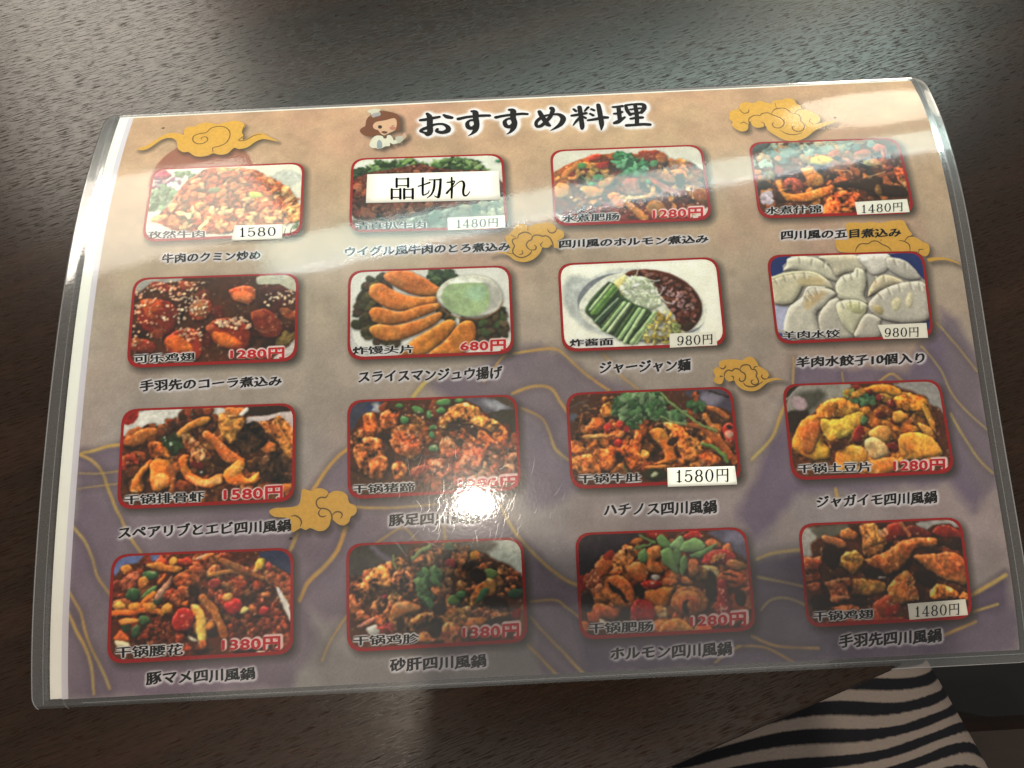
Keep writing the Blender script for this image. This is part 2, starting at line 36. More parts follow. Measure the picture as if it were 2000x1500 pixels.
"32":[["b",3352351],["p",3817038,[19,34,203,17,186,65,85,102,24,183],[-1,0,0,-1]],["e",12105916,[169,52],34,29,0,[20,0,0,-1]],["e",2898528,[130,50],23,17,0,[11,0,0,-1]],["p",5920352,[683,17,834,17,973,85,941,127,824,122,757,57],[-1,0,0,-1]],["e",11053232,[868,62],69,34,0.3,[29,0,0,-1]],["p",4866096,[858,18,993,23,990,92,938,71],[-1,0,0,-1]],["p",3814440,[818,128,984,104,988,264,931,237],[-1,0,0,-1]],["x",[8011554,5909530,10115120,3809816],70,22.9,51.5,1.6,[203,29,509,23,740,51,993,289,981,566,329,535,22,465,24,219,168,118],[-1,70,60,-1]],["p",10115120,[197,83,293,63,302,148,246,193,190,179],[-1,80,-1,70]],["p",11033644,[91,109,130,83,163,100,173,202,139,230,101,199],[-1,80,-1,60]],["p",8870968,[24,219,90,174,106,235,89,281,23,290],[-1,70,-1,60]],["p",10511930,[29,314,112,235,189,245,200,299,232,395,220,476,142,489,83,445],[-1,80,-1,80]],["p",10116144,[121,389,177,345,232,371,231,448,203,499,142,489],[-1,80,-1,50]],["p",10117172,[245,241,291,177,370,157,437,202,446,287,434,346,388,397,321,364,261,313],[-1,90,70,60]],["e",13135936,[346,258],63,52,0.4,[29,0,0,60]],["p",9657392,[348,102,421,129,471,192,492,265,469,300,436,220,381,163],[-1,80,-1,60]],["p",11037236,[523,152,582,99,612,58,699,43,768,82,807,133,875,167,931,237,940,310,870,307,826,232,752,192,678,177,609,167,579,209,539,195],[-1,90,70,80]],["p",10770476,[654,188,733,246,780,224,848,282,904,333,911,430,820,389,753,350,696,323,641,236],[-1,80,-1,70]],["p",10117186,[535,351,538,267,584,245,628,295,654,369,602,402,546,387],[-1,80,-1,60]],["x",[11561552,10508864,12618352,9061940],90,14.3,40.1,1.6,[662,321,847,306,963,312,953,540,666,536,375,496,387,415,557,400],[-1,60,40,50]],["p",11561524,[254,419,298,392,343,424,330,482,275,497],[-1,80,-1,80]],["p",9193016,[364,443,443,418,476,455,419,487,369,484],[-1,60,-1,-1]],["e",2759701,[739,228],26,32,0,[-1,-1,0,-1]],["e",2956565,[620,192],46,23,0.1,[-1,-1,0,-1]],["e",3219736,[651,285],23,23,0,[-1,-1,0,-1]],["e",2956567,[217,228],40,29,0.4,[-1,-1,0,-1]],["e",5209411,[304,48],23,16,0,[-1,60,60,-1]],["e",5934413,[411,77],40,23,0.5,[-1,60,60,-1]],["e",6460757,[566,37],46,23,0,[-1,60,60,-1]],["e",5868877,[659,26],29,14,0,[-1,60,60,-1]],["e",5277257,[548,86],26,23,0,[-1,60,60,-1]],["e",4881735,[476,107],18,27,0,[-1,60,60,-1]],["e",5409614,[336,137],26,24,0,[-1,60,60,-1]],["e",5146451,[500,193],23,17,0,[-1,60,60,-1]],["e",5146450,[493,235],17,23,-0.5,[-1,60,60,-1]],["e",6066779,[502,319],29,23,-0.3,[-1,60,60,-1]],["x",[14205096,14731440],50,2.9,6.9,1.3,[225,90,797,84,904,333,277,332],[-1,0,0,-1]]],
"33":[["b",2761760],["p",4867154,[713,19,995,19,987,156,924,141,821,117],[-1,0,0,-1]],["e",9077908,[860,75],70,41,0,[35,0,0,-1]],["l",2234129,12,[865,26,933,54,990,69],[-1,-1,0,-1]],["l",5920340,6,[15,100,68,71,128,49],[12,-1,0,-1]],["e",5922928,[41,157],29,23,0,[23,0,0,-1]],["x",[11033640,9062946,6961694,12614200,4860442,12086320],220,17.5,49.7,2,[16,296,99,153,213,72,301,63,350,189,525,185,702,143,817,161,982,437,975,503,554,537,213,533,18,476],[-1,80,60,50]],["p",12615736,[206,90,278,59,284,143,259,173,203,152],[-1,80,-1,60]],["p",12085294,[88,238,167,162,224,183,213,256,115,276],[-1,80,-1,50]],["p",13672544,[80,275,173,267,265,265,275,284,171,297,102,294],[-1,80,-1,-1]],["p",13144666,[275,284,335,250,332,286,297,303],[-1,60,-1,-1]],["p",11033640,[378,373,398,253,421,180,457,157,489,195,472,268,432,345,415,411],[-1,90,70,50]],["p",12877620,[478,268,543,241,596,310,618,384,629,457,559,478,480,462,550,441,555,381,503,318],[-1,90,70,-1]],["p",12088890,[568,217,650,215,713,291,765,355,795,404,744,462,675,465,647,386,620,299],[-1,90,-1,70]],["e",2956306,[617,330],35,23,-0.6,[-1,-1,0,-1]],["p",11034664,[275,368,340,341,416,399,422,471,363,505,333,449,301,406],[-1,90,-1,70]],["p",11561520,[156,357,257,380,275,459,226,504,163,423],[-1,80,-1,60]],["p",11035695,[22,405,125,392,172,466,179,532,56,508],[-1,80,-1,70]],["l",11561524,35,[821,179,855,255,904,349,972,479],[-1,80,70,-1]],["l",11034672,32,[814,129,889,145,954,198],[-1,80,-1,-1]],["l",10508846,35,[717,236,797,258,880,360,940,453],[-1,80,-1,-1]],["e",9062948,[825,448],70,35,0.3,[-1,-1,-1,60]],["x",[4221500,5932115,3100462,7510116,8626804],190,12.9,30.4,1.7,[294,75,374,16,549,18,580,69,563,137,689,167,685,204,525,172,445,163,394,234,338,201,290,143],[-1,70,50,-1]],["l",8625242,15,[572,25,646,116,733,188,798,240,876,280],[-1,60,50,-1]],["l",9544296,13,[554,174,627,208,706,230],[-1,-1,40,-1]],["x",[3759157,5208391],30,11.7,24.5,1.5,[729,101,812,92,820,130,750,133],[-1,-1,-1,-1]],["e",9062956,[774,53],23,35,0,[-1,-1,-1,60]],["e",11022376,[241,227],25,34,0.1,[-1,80,-1,-1]],["e",11285548,[311,215],21,29,0.1,[-1,80,-1,-1]],["e",10563624,[292,333],23,28,0,[-1,80,-1,-1]],["e",8858664,[346,250],18,23,0,[-1,-1,-1,-1]],["p",11023920,[919,258,962,229,994,261,986,340,961,364,930,326],[-1,60,-1,-1]],["e",3217941,[963,257],20,15,0.3,[-1,-1,0,-1]],["e",13674656,[955,302],23,23,0,[9,-1,0,-1]],["l",6981955,21,[788,356,855,383,907,434,927,471],[-1,70,50,-1]],["e",2762773,[498,529],70,41,0,[-1,-1,-1,-1]],["e",12634272,[492,534],23,12,-0.4,[8,-1,0,-1]],["p",13670992,[439,478,548,471,564,490,455,497],[-1,50,-1,-1]],["l",6450488,9,[314,466,334,515],[-1,-1,0,-1]]],
"34":[["b",3811868],["p",2760728,[15,21,131,6,18,102],[-1,0,0,-1]],["p",10131084,[137,6,422,9,375,96,289,105,158,200,57,245,26,207,17,120],[-1,0,0,-1]],["p",4999742,[61,91,211,46,267,79,172,175,86,197],[37,0,0,-1]],["p",2760984,[10,182,142,174,117,247,39,305,6,279],[18,0,0,-1]],["e",11573920,[94,123],52,43,0.4,[15,0,0,-1]],["p",10525848,[703,25,965,21,997,219,917,172,820,74],[18,0,0,-1]],["p",4859928,[892,171,994,238,988,503,910,377],[18,0,0,-1]],["l",12104876,9,[12,101,78,48,129,18],[-1,-1,0,-1]],["x",[12090416,10118184,8014880,13145152,5911576],110,21.5,55.3,1.8,[45,366,181,200,372,121,717,57,891,139,916,340,940,501,674,573,87,517],[-1,80,60,40]],["p",13145656,[26,377,93,246,181,200,212,251,210,372,251,422,233,476,150,484,72,445],[-1,80,60,-1]],["p",10512948,[80,367,121,266,201,238,213,288,172,395,131,441,91,428],[-1,60,-1,-1]],["p",13407296,[195,189,263,117,362,102,443,130,461,186,396,221,274,229,203,226],[-1,80,50,40]],["x",[12089904,11037740],20,8.6,19.6,2,[281,167,403,159,384,214,276,210],[-1,-1,-1,-1]],["p",14201932,[219,239,309,236,460,192,493,218,448,285,382,331,282,369,237,343],[-1,50,60,20]],["p",13602864,[502,50,629,23,735,58,728,108,634,80,548,77],[-1,80,-1,-1]],["p",13140524,[691,113,804,98,891,139,882,196,801,205,724,184],[-1,80,-1,50]],["p",13670460,[857,157,896,190,924,328,891,302],[-1,70,-1,-1]],["p",13605450,[815,274,895,315,900,364,853,350],[-1,70,-1,-1]],["e",12617784,[774,304],37,21,0.3,[-1,-1,-1,-1]],["x",[5341009,6985571,4025162],50,8.6,18.4,1.5,[392,103,457,74,570,96,569,147,478,143,431,129],[-1,60,-1,-1]],["x",[11567160,10002512],20,9.8,22.1,1.5,[379,58,491,43,498,88,387,96],[-1,-1,-1,-1]],["e",8006176,[465,30],29,15,0,[-1,70,50,-1]],["e",5906200,[546,67],20,21,0,[-1,70,50,-1]],["e",8005672,[599,110],25,25,0,[-1,70,50,-1]],["e",6955032,[668,144],25,31,0,[-1,70,50,-1]],["e",5906456,[683,257],37,25,0.2,[-1,70,50,-1]],["e",5073986,[486,249],22,25,0,[-1,70,50,-1]],["e",8004636,[442,333],34,58,0.5,[-1,70,50,-1]],["e",5905944,[644,421],37,28,0.3,[-1,70,50,-1]],["e",4857876,[591,216],31,25,0,[-1,70,50,-1]],["p",12884564,[500,348,531,300,606,285,642,329,615,389,555,387],[-1,70,-1,-1]],["p",14205072,[472,377,547,362,600,413,605,462,530,489,490,469],[-1,60,-1,-1]],["p",13937736,[693,356,781,335,864,357,927,427,937,476,843,496,744,504,682,477],[-1,60,60,-1]],["p",11568188,[686,404,724,394,763,456,686,489],[18,-1,0,-1]],["p",13145148,[284,448,373,403,467,420,468,504,393,531,293,568],[-1,60,60,-1]],["p",12880956,[454,521,578,485,660,500,614,576,458,581],[-1,60,60,-1]],["e",3809814,[302,400],49,37,0.2,[25,-1,0,-1]],["e",13148232,[704,233],43,37,0.5,[-1,70,-1,-1]]],
"41":[["b",3282959],["p",6977704,[20,21,280,9,258,42,142,49,61,69,19,124],[-1,0,0,-1]],["p",2896976,[822,19,994,15,995,150,903,111,822,49],[-1,0,0,-1]],["p",5924480,[941,577,997,541,991,585],[-1,-1,0,-1]],["x",[9058336,6957592,9197104,4857876,3808275],200,19.7,50.7,1.7,[18,107,225,41,617,34,989,167,991,585,135,561,20,499],[-1,80,60,50]],["x",[8008736,9060392,5908504],120,10.1,19.1,1.2,[652,398,848,339,991,415,991,552,794,552,659,478],[-1,90,60,-1]],["x",[8009764,6958108],60,10.1,19.1,1.2,[185,442,248,383,337,405,350,495,220,505],[-1,90,60,-1]],["x",[9059364,9198644],70,11.3,22.5,1.4,[609,190,733,167,751,243,678,263],[-1,90,-1,-1]],["p",11564084,[187,68,237,53,304,67,388,88,361,116,272,106],[-1,90,60,-1]],["p",14191168,[50,80,93,58,111,88,73,109],[-1,70,-1,-1]],["p",11549736,[337,52,409,31,449,62,427,78,348,75],[-1,80,-1,-1]],["e",14725200,[337,52],23,23,0,[-1,-1,-1,-1]],["p",15259840,[448,45,504,18,549,17,504,41],[-1,50,-1,-1]],["l",14191176,23,[504,41,549,20],[-1,-1,30,-1]],["l",9659440,29,[540,141,619,122,721,132,835,166],[-1,90,70,-1]],["l",9067060,39,[606,63,675,95,743,121],[-1,70,-1,-1]],["p",14202952,[799,65,834,55,829,119,778,128],[-1,70,-1,-1]],["e",15259808,[783,123],17,9,0,[-1,-1,-1,-1]],["p",10106932,[840,108,862,74,886,104,875,138],[-1,70,-1,-1]],["x",[11036216,10114612,14186568],50,11.3,28.1,1.8,[340,150,449,79,505,82,496,145,408,204,352,190],[-1,90,-1,-1]],["x",[11560000,10573368],40,10.1,20.3,1.4,[846,155,972,149,984,288,904,227],[-1,90,-1,-1]],["x",[12022860,10574912],24,11.3,24.8,2,[332,246,397,209,410,261,355,281],[-1,90,-1,-1]],["x",[9655872,12610128],30,9.0,20.3,2.2,[58,131,140,118,148,181,82,195],[-1,80,-1,-1]],["e",3759157,[217,127],45,28,0.1,[-1,90,-1,-1]],["e",3100462,[128,231],39,39,0.2,[-1,90,-1,-1]],["p",5799749,[172,244,219,190,252,186,242,219,194,251],[-1,80,-1,-1]],["e",4811583,[193,375],31,28,0,[-1,80,-1,-1]],["e",3428400,[152,429],25,34,0.2,[-1,90,-1,-1]],["e",2637605,[97,409],28,20,0,[-1,-1,-1,-1]],["e",3690292,[263,266],28,28,0,[-1,80,-1,-1]],["l",14191160,26,[163,306,200,257,237,225],[-1,80,-1,-1]],["l",13662260,20,[263,169,295,130],[-1,80,-1,-1]],["e",11563060,[177,168],28,34,0.2,[-1,80,-1,-1]],["p",11042928,[238,242,285,187,334,132,319,200,266,266],[-1,60,-1,-1]],["l",13662772,34,[17,327,126,327,224,320,291,341],[-1,90,60,-1]],["p",14727256,[21,282,58,262,92,291,60,307],[-1,70,-1,-1]],["e",14723144,[136,293],34,23,0,[-1,-1,-1,-1]],["e",14197836,[218,297],39,23,0.3,[-1,-1,-1,-1]],["e",14195264,[317,314],28,34,0.2,[-1,80,-1,-1]],["p",14725216,[57,368,94,353,160,362,161,385,101,393,69,397],[-1,70,-1,-1]],["p",12478004,[35,473,59,418,87,431,121,477,89,487],[-1,60,-1,-1]],["p",15524032,[40,478,116,488,112,521,53,518],[-1,30,30,-1]],["e",10561572,[402,383],61,70,0.1,[-1,90,70,-1]],["e",14712960,[396,357],11,7,0,[5,-1,0,-1]],["p",14995568,[439,308,477,299,512,346,531,437,527,504,494,514,476,446,468,366],[-1,70,60,-1]],["l",14188600,9,[444,308,462,355],[6,-1,0,-1]],["e",13135928,[511,520],23,23,0,[-1,-1,-1,-1]],["l",11036719,48,[504,266,556,325,596,395,626,476],[-1,80,70,-1]],["e",13666876,[547,415],20,23,0,[-1,-1,-1,-1]],["p",13140028,[388,294,427,273,422,307],[-1,50,-1,-1]],["e",11020332,[673,320],53,48,0.3,[-1,90,70,-1]],["e",14206064,[639,266],28,23,0,[-1,70,-1,-1]],["p",15260816,[708,361,729,322,763,330,752,352],[-1,50,-1,-1]],["e",10102832,[843,351],27,28,0,[-1,80,-1,-1]],["e",10104872,[570,189],34,31,0.3,[-1,80,-1,-1]],["p",15789284,[904,238,927,234,996,381,991,427,950,344],[-1,40,50,-1]],["e",15261896,[457,489],28,10,0.5,[-1,-1,-1,-1]],["p",15260880,[800,575,845,577,840,594,806,589],[-1,-1,0,-1]],["e",2562579,[564,461],28,28,0,[-1,-1,0,-1]],["e",2627602,[453,223],34,34,0,[-1,-1,0,-1]]],
"42":[["b",3024416],["p",13159616,[757,29,994,21,990,222,928,167,847,128,801,96],[17,0,0,-1]],["p",6971992,[629,19,805,13,850,51,755,83],[29,0,0,-1]],["p",4078132,[22,24,351,20,270,98,122,161,26,202],[-1,0,0,-1]],["l",6971504,29,[152,29,196,72,269,115],[23,0,0,-1]],["p",6965792,[964,408,994,398,986,559,958,535],[-1,-1,0,-1]],["p",6954008,[916,429,970,408,955,471,914,469],[-1,-1,0,-1]],["x",[8015666,5912612,10119746,4073500,9067580,11566156],300,15.0,38.2,1.7,[31,237,150,139,246,120,396,56,524,32,669,38,783,113,956,209,970,280,861,345,884,496,508,561,117,456,30,373],[-1,90,60,60]],["p",11038782,[104,195,161,140,235,148,250,247,176,266,120,287,37,260],[-1,70,-1,90]],["p",9067068,[256,190,303,151,359,194,379,276,344,320,266,271],[-1,80,-1,90]],["p",8344884,[366,102,454,41,529,50,521,108,451,152,394,144],[-1,80,-1,90]],["e",9067582,[632,101],46,64,0.2,[-1,-1,-1,90]],["l",7965783,25,[372,96,419,57,466,30],[-1,60,-1,-1]],["l",8490065,14,[264,80,269,121,280,150],[-1,60,-1,-1]],["e",3952436,[581,40],29,29,0,[-1,-1,-1,-1]],["e",8857644,[581,134],32,24,0.2,[-1,80,-1,-1]],["e",11569712,[722,96],29,29,0,[-1,60,-1,-1]],["x",[5866316,4878402,7837790,3824440],60,12.7,30.1,1.7,[404,196,496,171,531,179,518,213,443,256,458,326,435,336,408,266],[-1,70,50,-1]],["p",4946250,[429,330,458,314,491,373,495,402,456,383],[-1,60,-1,-1]],["e",6980680,[809,203],40,26,0.4,[-1,70,-1,-1]],["e",6655304,[595,344],35,29,0.2,[-1,80,-1,-1]],["e",4946247,[636,317],29,25,0,[-1,80,-1,-1]],["p",10119736,[687,337,736,258,796,225,836,251,827,320,773,364,720,384],[-1,70,-1,40]],["p",4221764,[715,361,740,304,776,283,793,295,756,351],[-1,60,-1,-1]],["e",3166262,[944,320],46,29,0,[-1,60,-1,-1]],["p",10516552,[236,394,264,356,333,337,400,357,410,392,342,406,297,426,252,441],[-1,80,70,-1]],["e",11575416,[315,364],46,17,0.1,[17,-1,0,-1]],["p",9396790,[335,467,387,413,456,406,488,447,454,474,397,482,362,520],[-1,80,-1,80]],["x",[10517564,9398836],40,10.4,20.8,2,[547,410,616,385,661,416,642,472,545,461],[-1,90,-1,-1]],["p",9856572,[527,478,602,470,611,539,542,569],[-1,80,-1,70]],["e",11040824,[740,466],40,23,0,[-1,70,-1,-1]],["x",[10510400,9062964],30,9.3,23.1,2.5,[509,533,612,516,615,584,513,579],[-1,-1,-1,-1]],["p",12618368,[57,458,135,418,162,425,117,456,67,470],[-1,60,-1,-1]],["p",14211280,[106,478,162,458,183,504,128,518],[-1,-1,0,-1]],["x",[9649208,11029576],14,8.1,19.7,2.6,[162,470,240,462,262,486,184,499],[-1,-1,-1,-1]],["p",9052208,[192,301,221,291,226,314,198,319],[-1,-1,0,-1]],["e",2233872,[738,211],52,40,0.6,[-1,-1,0,-1]],["e",2365201,[825,366],69,40,0.1,[-1,-1,0,-1]],["e",2430737,[513,386],40,35,0,[-1,-1,0,-1]],["e",2496529,[296,454],23,40,0,[-1,-1,0,-1]],["e",2365200,[487,509],35,40,0,[-1,-1,0,-1]],["e",2562578,[855,483],93,35,0,[-1,-1,0,-1]],["e",2628371,[344,314],35,17,0,[-1,-1,0,-1]],["p",11567176,[384,560,418,528,485,566],[-1,50,-1,-1]]],
"43":[["b",2758676],["p",2892842,[10,12,374,8,287,76,159,165,22,241],[-1,0,0,-1]],["p",5920360,[781,23,989,18,990,188,905,124,826,61],[18,0,0,-1]],["e",8025224,[936,59],54,36,0,[30,0,0,-1]],["p",8001556,[4,263,45,242,47,323,1,326],[-1,-1,0,-1]],["x",[12085304,9199664,9061408,13139012,6959128],120,22.7,47.8,1.7,[33,253,189,149,309,95,487,90,728,69,837,67,998,230,990,495,684,583,54,539],[-1,90,70,-1]],["p",12612672,[186,190,231,121,333,90,327,184,276,246,206,249,149,235],[-1,80,60,70]],["p",11558964,[106,187,177,149,209,203,142,258],[-1,80,-1,-1]],["x",[14196856,10115136],30,10.8,23.9,1.5,[40,242,115,222,135,292,115,337,48,300],[-1,80,-1,-1]],["e",8858656,[190,131],36,24,-0.5,[-1,-1,-1,-1]],["p",12876868,[144,327,171,265,229,250,291,288,322,359,312,416,253,436,186,398,137,361],[-1,70,80,30]],["p",2496530,[181,289,209,307,248,338,269,368,284,397,267,402,229,354,196,335],[6,-1,0,-1]],["p",12087356,[289,229,315,189,374,180,412,223,396,287,343,296],[-1,90,70,-1]],["p",12087354,[420,105,486,96,494,156,457,178,495,226,475,255,412,229,410,164],[-1,90,60,-1]],["e",12089416,[670,222],33,51,-0.1,[-1,90,70,-1]],["p",12087360,[491,279,567,288,577,306,517,321],[-1,70,-1,-1]],["e",11562044,[625,297],36,22,0.6,[-1,80,-1,-1]],["p",12616768,[374,361,446,330,540,334,530,380,496,442,427,433,389,396],[-1,80,70,-1]],["p",14733472,[425,467,479,441,501,454,492,499,457,497],[-1,50,-1,-1]],["p",13607008,[415,444,462,429,478,458,424,473],[-1,50,-1,-1]],["e",10579004,[634,414],102,90,0.2,[-1,60,80,-1]],["e",13140040,[627,419],72,66,0.2,[-1,50,30,-1]],["e",11033136,[626,437],51,48,0.2,[-1,40,40,-1]],["e",2628114,[613,448],22,42,0.1,[7,-1,0,-1]],["e",11563072,[635,437],16,26,0.2,[-1,50,-1,-1]],["p",9644072,[300,421,349,389,405,409,430,467,421,513,295,506],[-1,70,70,-1]],["p",9050648,[354,314,402,287,472,296,482,320,422,340],[-1,80,-1,-1]],["e",14209220,[450,272],27,18,0.1,[-1,-1,-1,-1]],["e",15780032,[430,303],14,7,0,[-1,-1,0,-1]],["p",10103848,[718,189,783,131,880,135,924,185,836,211,752,214],[-1,70,60,-1]],["x",[13146712,14200944],24,6.0,14.3,1.8,[760,190,793,156,842,146,852,170,802,192],[-1,-1,-1,-1]],["p",14471064,[721,218,799,222,814,258,800,281,760,256],[-1,50,-1,-1]],["p",12084276,[806,275,869,248,940,269,959,324,920,351,860,343,816,305],[-1,70,60,-1]],["l",3808531,12,[843,265,884,279,920,286],[-1,-1,0,-1]],["l",3808531,14,[863,313,911,321],[-1,-1,0,-1]],["e",9659448,[920,221],66,30,0.3,[-1,80,-1,-1]],["e",11034680,[798,96],48,30,0.2,[-1,80,-1,-1]],["p",9644068,[621,47,672,13,720,20,735,57,668,61],[-1,60,-1,-1]],["e",8857632,[479,30],60,18,0.1,[-1,-1,-1,-1]],["e",11561524,[359,55],36,18,-0.2,[-1,-1,-1,-1]],["p",8857128,[797,310,852,307,861,396,872,478,856,512,786,502,795,404],[-1,80,70,-1]],["l",15243416,10,[809,440,810,498],[5,-1,0,-1]],["x",[15777976],12,3.6,7.2,1.5,[809,317,846,371,849,465,799,486],[-1,-1,0,-1]],["p",10117176,[930,370,998,355,992,472,956,470],[-1,70,-1,-1]],["e",2627602,[926,410],36,48,0,[-1,-1,0,-1]],["p",11034676,[53,432,106,406,185,427,228,469,215,502,136,487,112,514,55,505],[-1,90,70,-1]],["p",14735552,[119,486,180,512,129,514],[-1,-1,0,-1]],["p",13142080,[446,571,490,522,573,509,639,569,625,592,463,583],[-1,60,70,-1]],["p",12613688,[16,503,49,510,47,550,20,537],[-1,50,-1,-1]],["e",2364944,[352,343],30,48,-0.3,[-1,-1,0,-1]],["e",2430736,[263,470],30,36,0,[-1,-1,0,-1]],["e",2562066,[49,392],36,60,0,[-1,-1,0,-1]],["e",2365200,[765,333],36,84,0,[-1,-1,0,-1]],["p",7114582,[360,121,403,104,410,164,385,187,357,168],[4,50,50,-1]],["p",6785618,[472,47,503,30,547,74,551,110,486,96],[4,50,50,-1]],["p",8100962,[496,120,545,110,577,159,581,254,536,228,498,179],[4,50,50,-1]],["p",8758382,[547,86,610,34,631,71,616,119,556,116],[4,50,50,-1]],["p",7969376,[604,118,644,66,717,63,750,100,735,129,651,132],[4,50,50,-1]],["p",6785105,[655,150,723,129,798,102,829,91,771,137,695,170],[4,50,50,-1]],["p",6127436,[567,129,598,118,606,160,579,206],[4,50,50,-1]],["p",7114582,[589,231,606,166,631,149,638,209,604,267],[4,50,50,-1]],["l",6785102,14,[344,96,404,87,453,68],[-1,-1,40,-1]],["l",6785102,13,[378,23,418,51,458,74],[-1,-1,40,-1]]],
"44":[["b",2758160],["p",11052188,[9,52,91,25,124,68,69,132,70,186,14,201],[19,0,0,-1]],["p",5920328,[91,25,364,18,336,53,197,84,128,93],[19,0,0,-1]],["p",11052192,[715,20,969,18,988,74,877,45,809,79],[13,0,0,-1]],["x",[4858388,3742737,6040600,3283472],90,28.2,62.6,1.6,[133,105,375,37,720,27,998,93,982,492,86,482,32,409],[-1,60,50,-1]],["p",6955032,[537,37,626,23,668,104,585,112,513,145],[-1,60,-1,-1]],["p",5905430,[656,42,749,52,806,110,674,104],[-1,60,-1,-1]],["l",10510400,23,[627,17,648,54,668,98],[-1,-1,-1,-1]],["p",8004636,[808,91,864,45,939,60,992,93,992,142,905,126],[-1,60,-1,-1]],["e",2955281,[940,158],56,38,0,[-1,-1,0,-1]],["p",10118196,[255,50,306,40,352,78,330,113,257,98],[-1,80,-1,-1]],["p",10116152,[141,81,185,77,268,111,282,153,227,157,156,118],[-1,80,-1,-1]],["p",11039804,[376,25,470,16,496,66,511,163,465,192,383,200,379,115],[-1,70,70,60]],["x",[12619856,11567168,9067052],40,10.0,21.3,1.5,[390,128,519,91,510,175,421,196],[-1,80,-1,-1]],["x",[13672568],8,10.0,16.3,1.6,[493,42,534,62,514,133,493,102],[-1,-1,-1,-1]],["p",11566136,[226,223,274,177,336,174,381,224,350,282,310,316,264,278,230,253],[-1,80,70,50]],["p",11035696,[387,224,522,182,602,131,711,112,818,116,838,160,798,176,710,178,667,225,618,277,519,326,436,286,391,248],[-1,90,90,30]],["p",10511412,[680,219,807,207,896,205,969,232,1004,313,986,408,888,379,792,339,724,276],[-1,90,90,30]],["p",10512944,[289,339,382,337,478,360,499,396,458,430,298,434,284,386],[-1,80,80,30]],["p",11563060,[498,408,568,328,634,301,665,357,683,471,607,491,526,493],[-1,80,80,40]],["x",[13146208],30,5.0,11.3,1.5,[625,319,660,345,678,465,621,474],[-1,-1,-1,-1]],["p",10110504,[409,487,495,432,530,457,510,527,443,583,407,569],[-1,70,60,-1]],["p",9053208,[473,525,552,482,559,530,493,573],[19,-1,0,-1]],["p",9652268,[7,213,75,198,130,200,106,271,100,330,20,338],[-1,70,60,50]],["p",9194544,[19,355,99,347,100,395,57,398],[-1,70,-1,-1]],["p",9194540,[129,349,284,327,271,456,161,462,155,392],[-1,70,60,60]],["l",13668448,15,[135,349,210,335,271,332],[-1,-1,0,-1]],["l",13142624,19,[163,445,224,436,260,444],[-1,-1,0,-1]],["p",11036204,[758,421,824,388,907,428,928,471,826,484,764,475],[-1,80,70,90]],["e",11037236,[959,473],31,25,0,[-1,-1,-1,70]],["p",11034680,[158,497,293,481,327,518,226,542],[-1,70,-1,50]],["p",8861732,[261,561,568,566,533,599,271,588],[-1,-1,0,-1]],["e",2233358,[186,197],56,75,0,[13,-1,0,-1]],["e",2364687,[422,303],69,31,0.2,[13,-1,0,-1]],["e",2561808,[741,348],69,56,0.3,[19,-1,0,-1]],["e",2430479,[796,194],56,15,0.1,[-1,-1,0,-1]],["e",2496272,[88,459],63,50,0,[19,-1,0,-1]],["e",2627344,[331,471],56,25,0,[13,-1,0,-1]],["l",13156536,9,[456,335,494,331],[4,-1,0,-1]]]}
CAP={"11":["牛肉のクミン炒め",[15.85,139.74,48.64,139.5,48.85,135.84,16.2,135.77]],
"12":["ウイグル風牛肉のとろ煮込み",[76.78,139.74,132.55,139.28,132.38,135.67,76.86,135.71]],
"13":["四川風のホルモン煮込み",[148.95,139.27,199.98,139.26,199.61,135.94,148.74,135.97]],
"14":["四川風の五目煮込み",[224.87,139.81,266.34,139.18,265.78,135.61,224.39,136.16]],
"21":["手羽先のコーラ煮込み",[12.59,95.61,57.37,95.38,57.46,91.63,12.89,91.49]],
"22":["スライスマンジュウ揚げ",[81.6,95.96,128.03,95.94,127.84,91.26,81.6,91.73]],
"23":["ジャージャン麺",[159.6,96.14,189.69,96.07,189.29,91.62,159.31,91.87]],
"24":["羊肉水餃子10個入り",[224.51,95.41,267.99,95.49,267.39,91.35,224.07,91.58]],
"31":["スペアリブとエビ四川風鍋",[8.99,49.99,61.05,49.97,61.1,45.71,9.21,45.85]],
"32":["豚足四川風鍋",[90.84,50.16,119.18,49.73,119.03,45.66,90.79,46.11]],
"33":["ハチノス四川風鍋",[157.88,50.46,193.83,50.05,193.38,45.44,157.61,46.35]],
"34":["ジャガイモ四川風鍋",[225.81,49.99,265.26,50.04,264.56,45.61,225.31,45.99]],
"41":["豚マメ四川風鍋",[18.36,7.0,50.46,6.72,50.38,2.66,18.29,2.82]],
"42":["砂肝四川風鍋",[90.38,7.26,119.51,7.16,119.35,2.77,90.26,3.07]],
"43":["ホルモン四川風鍋",[157.19,7.27,194.81,7.09,194.53,2.5,156.98,3.0]],
"44":["手羽先四川風鍋",[228.21,7.69,260.84,7.88,260.41,3.25,227.87,3.15]]}
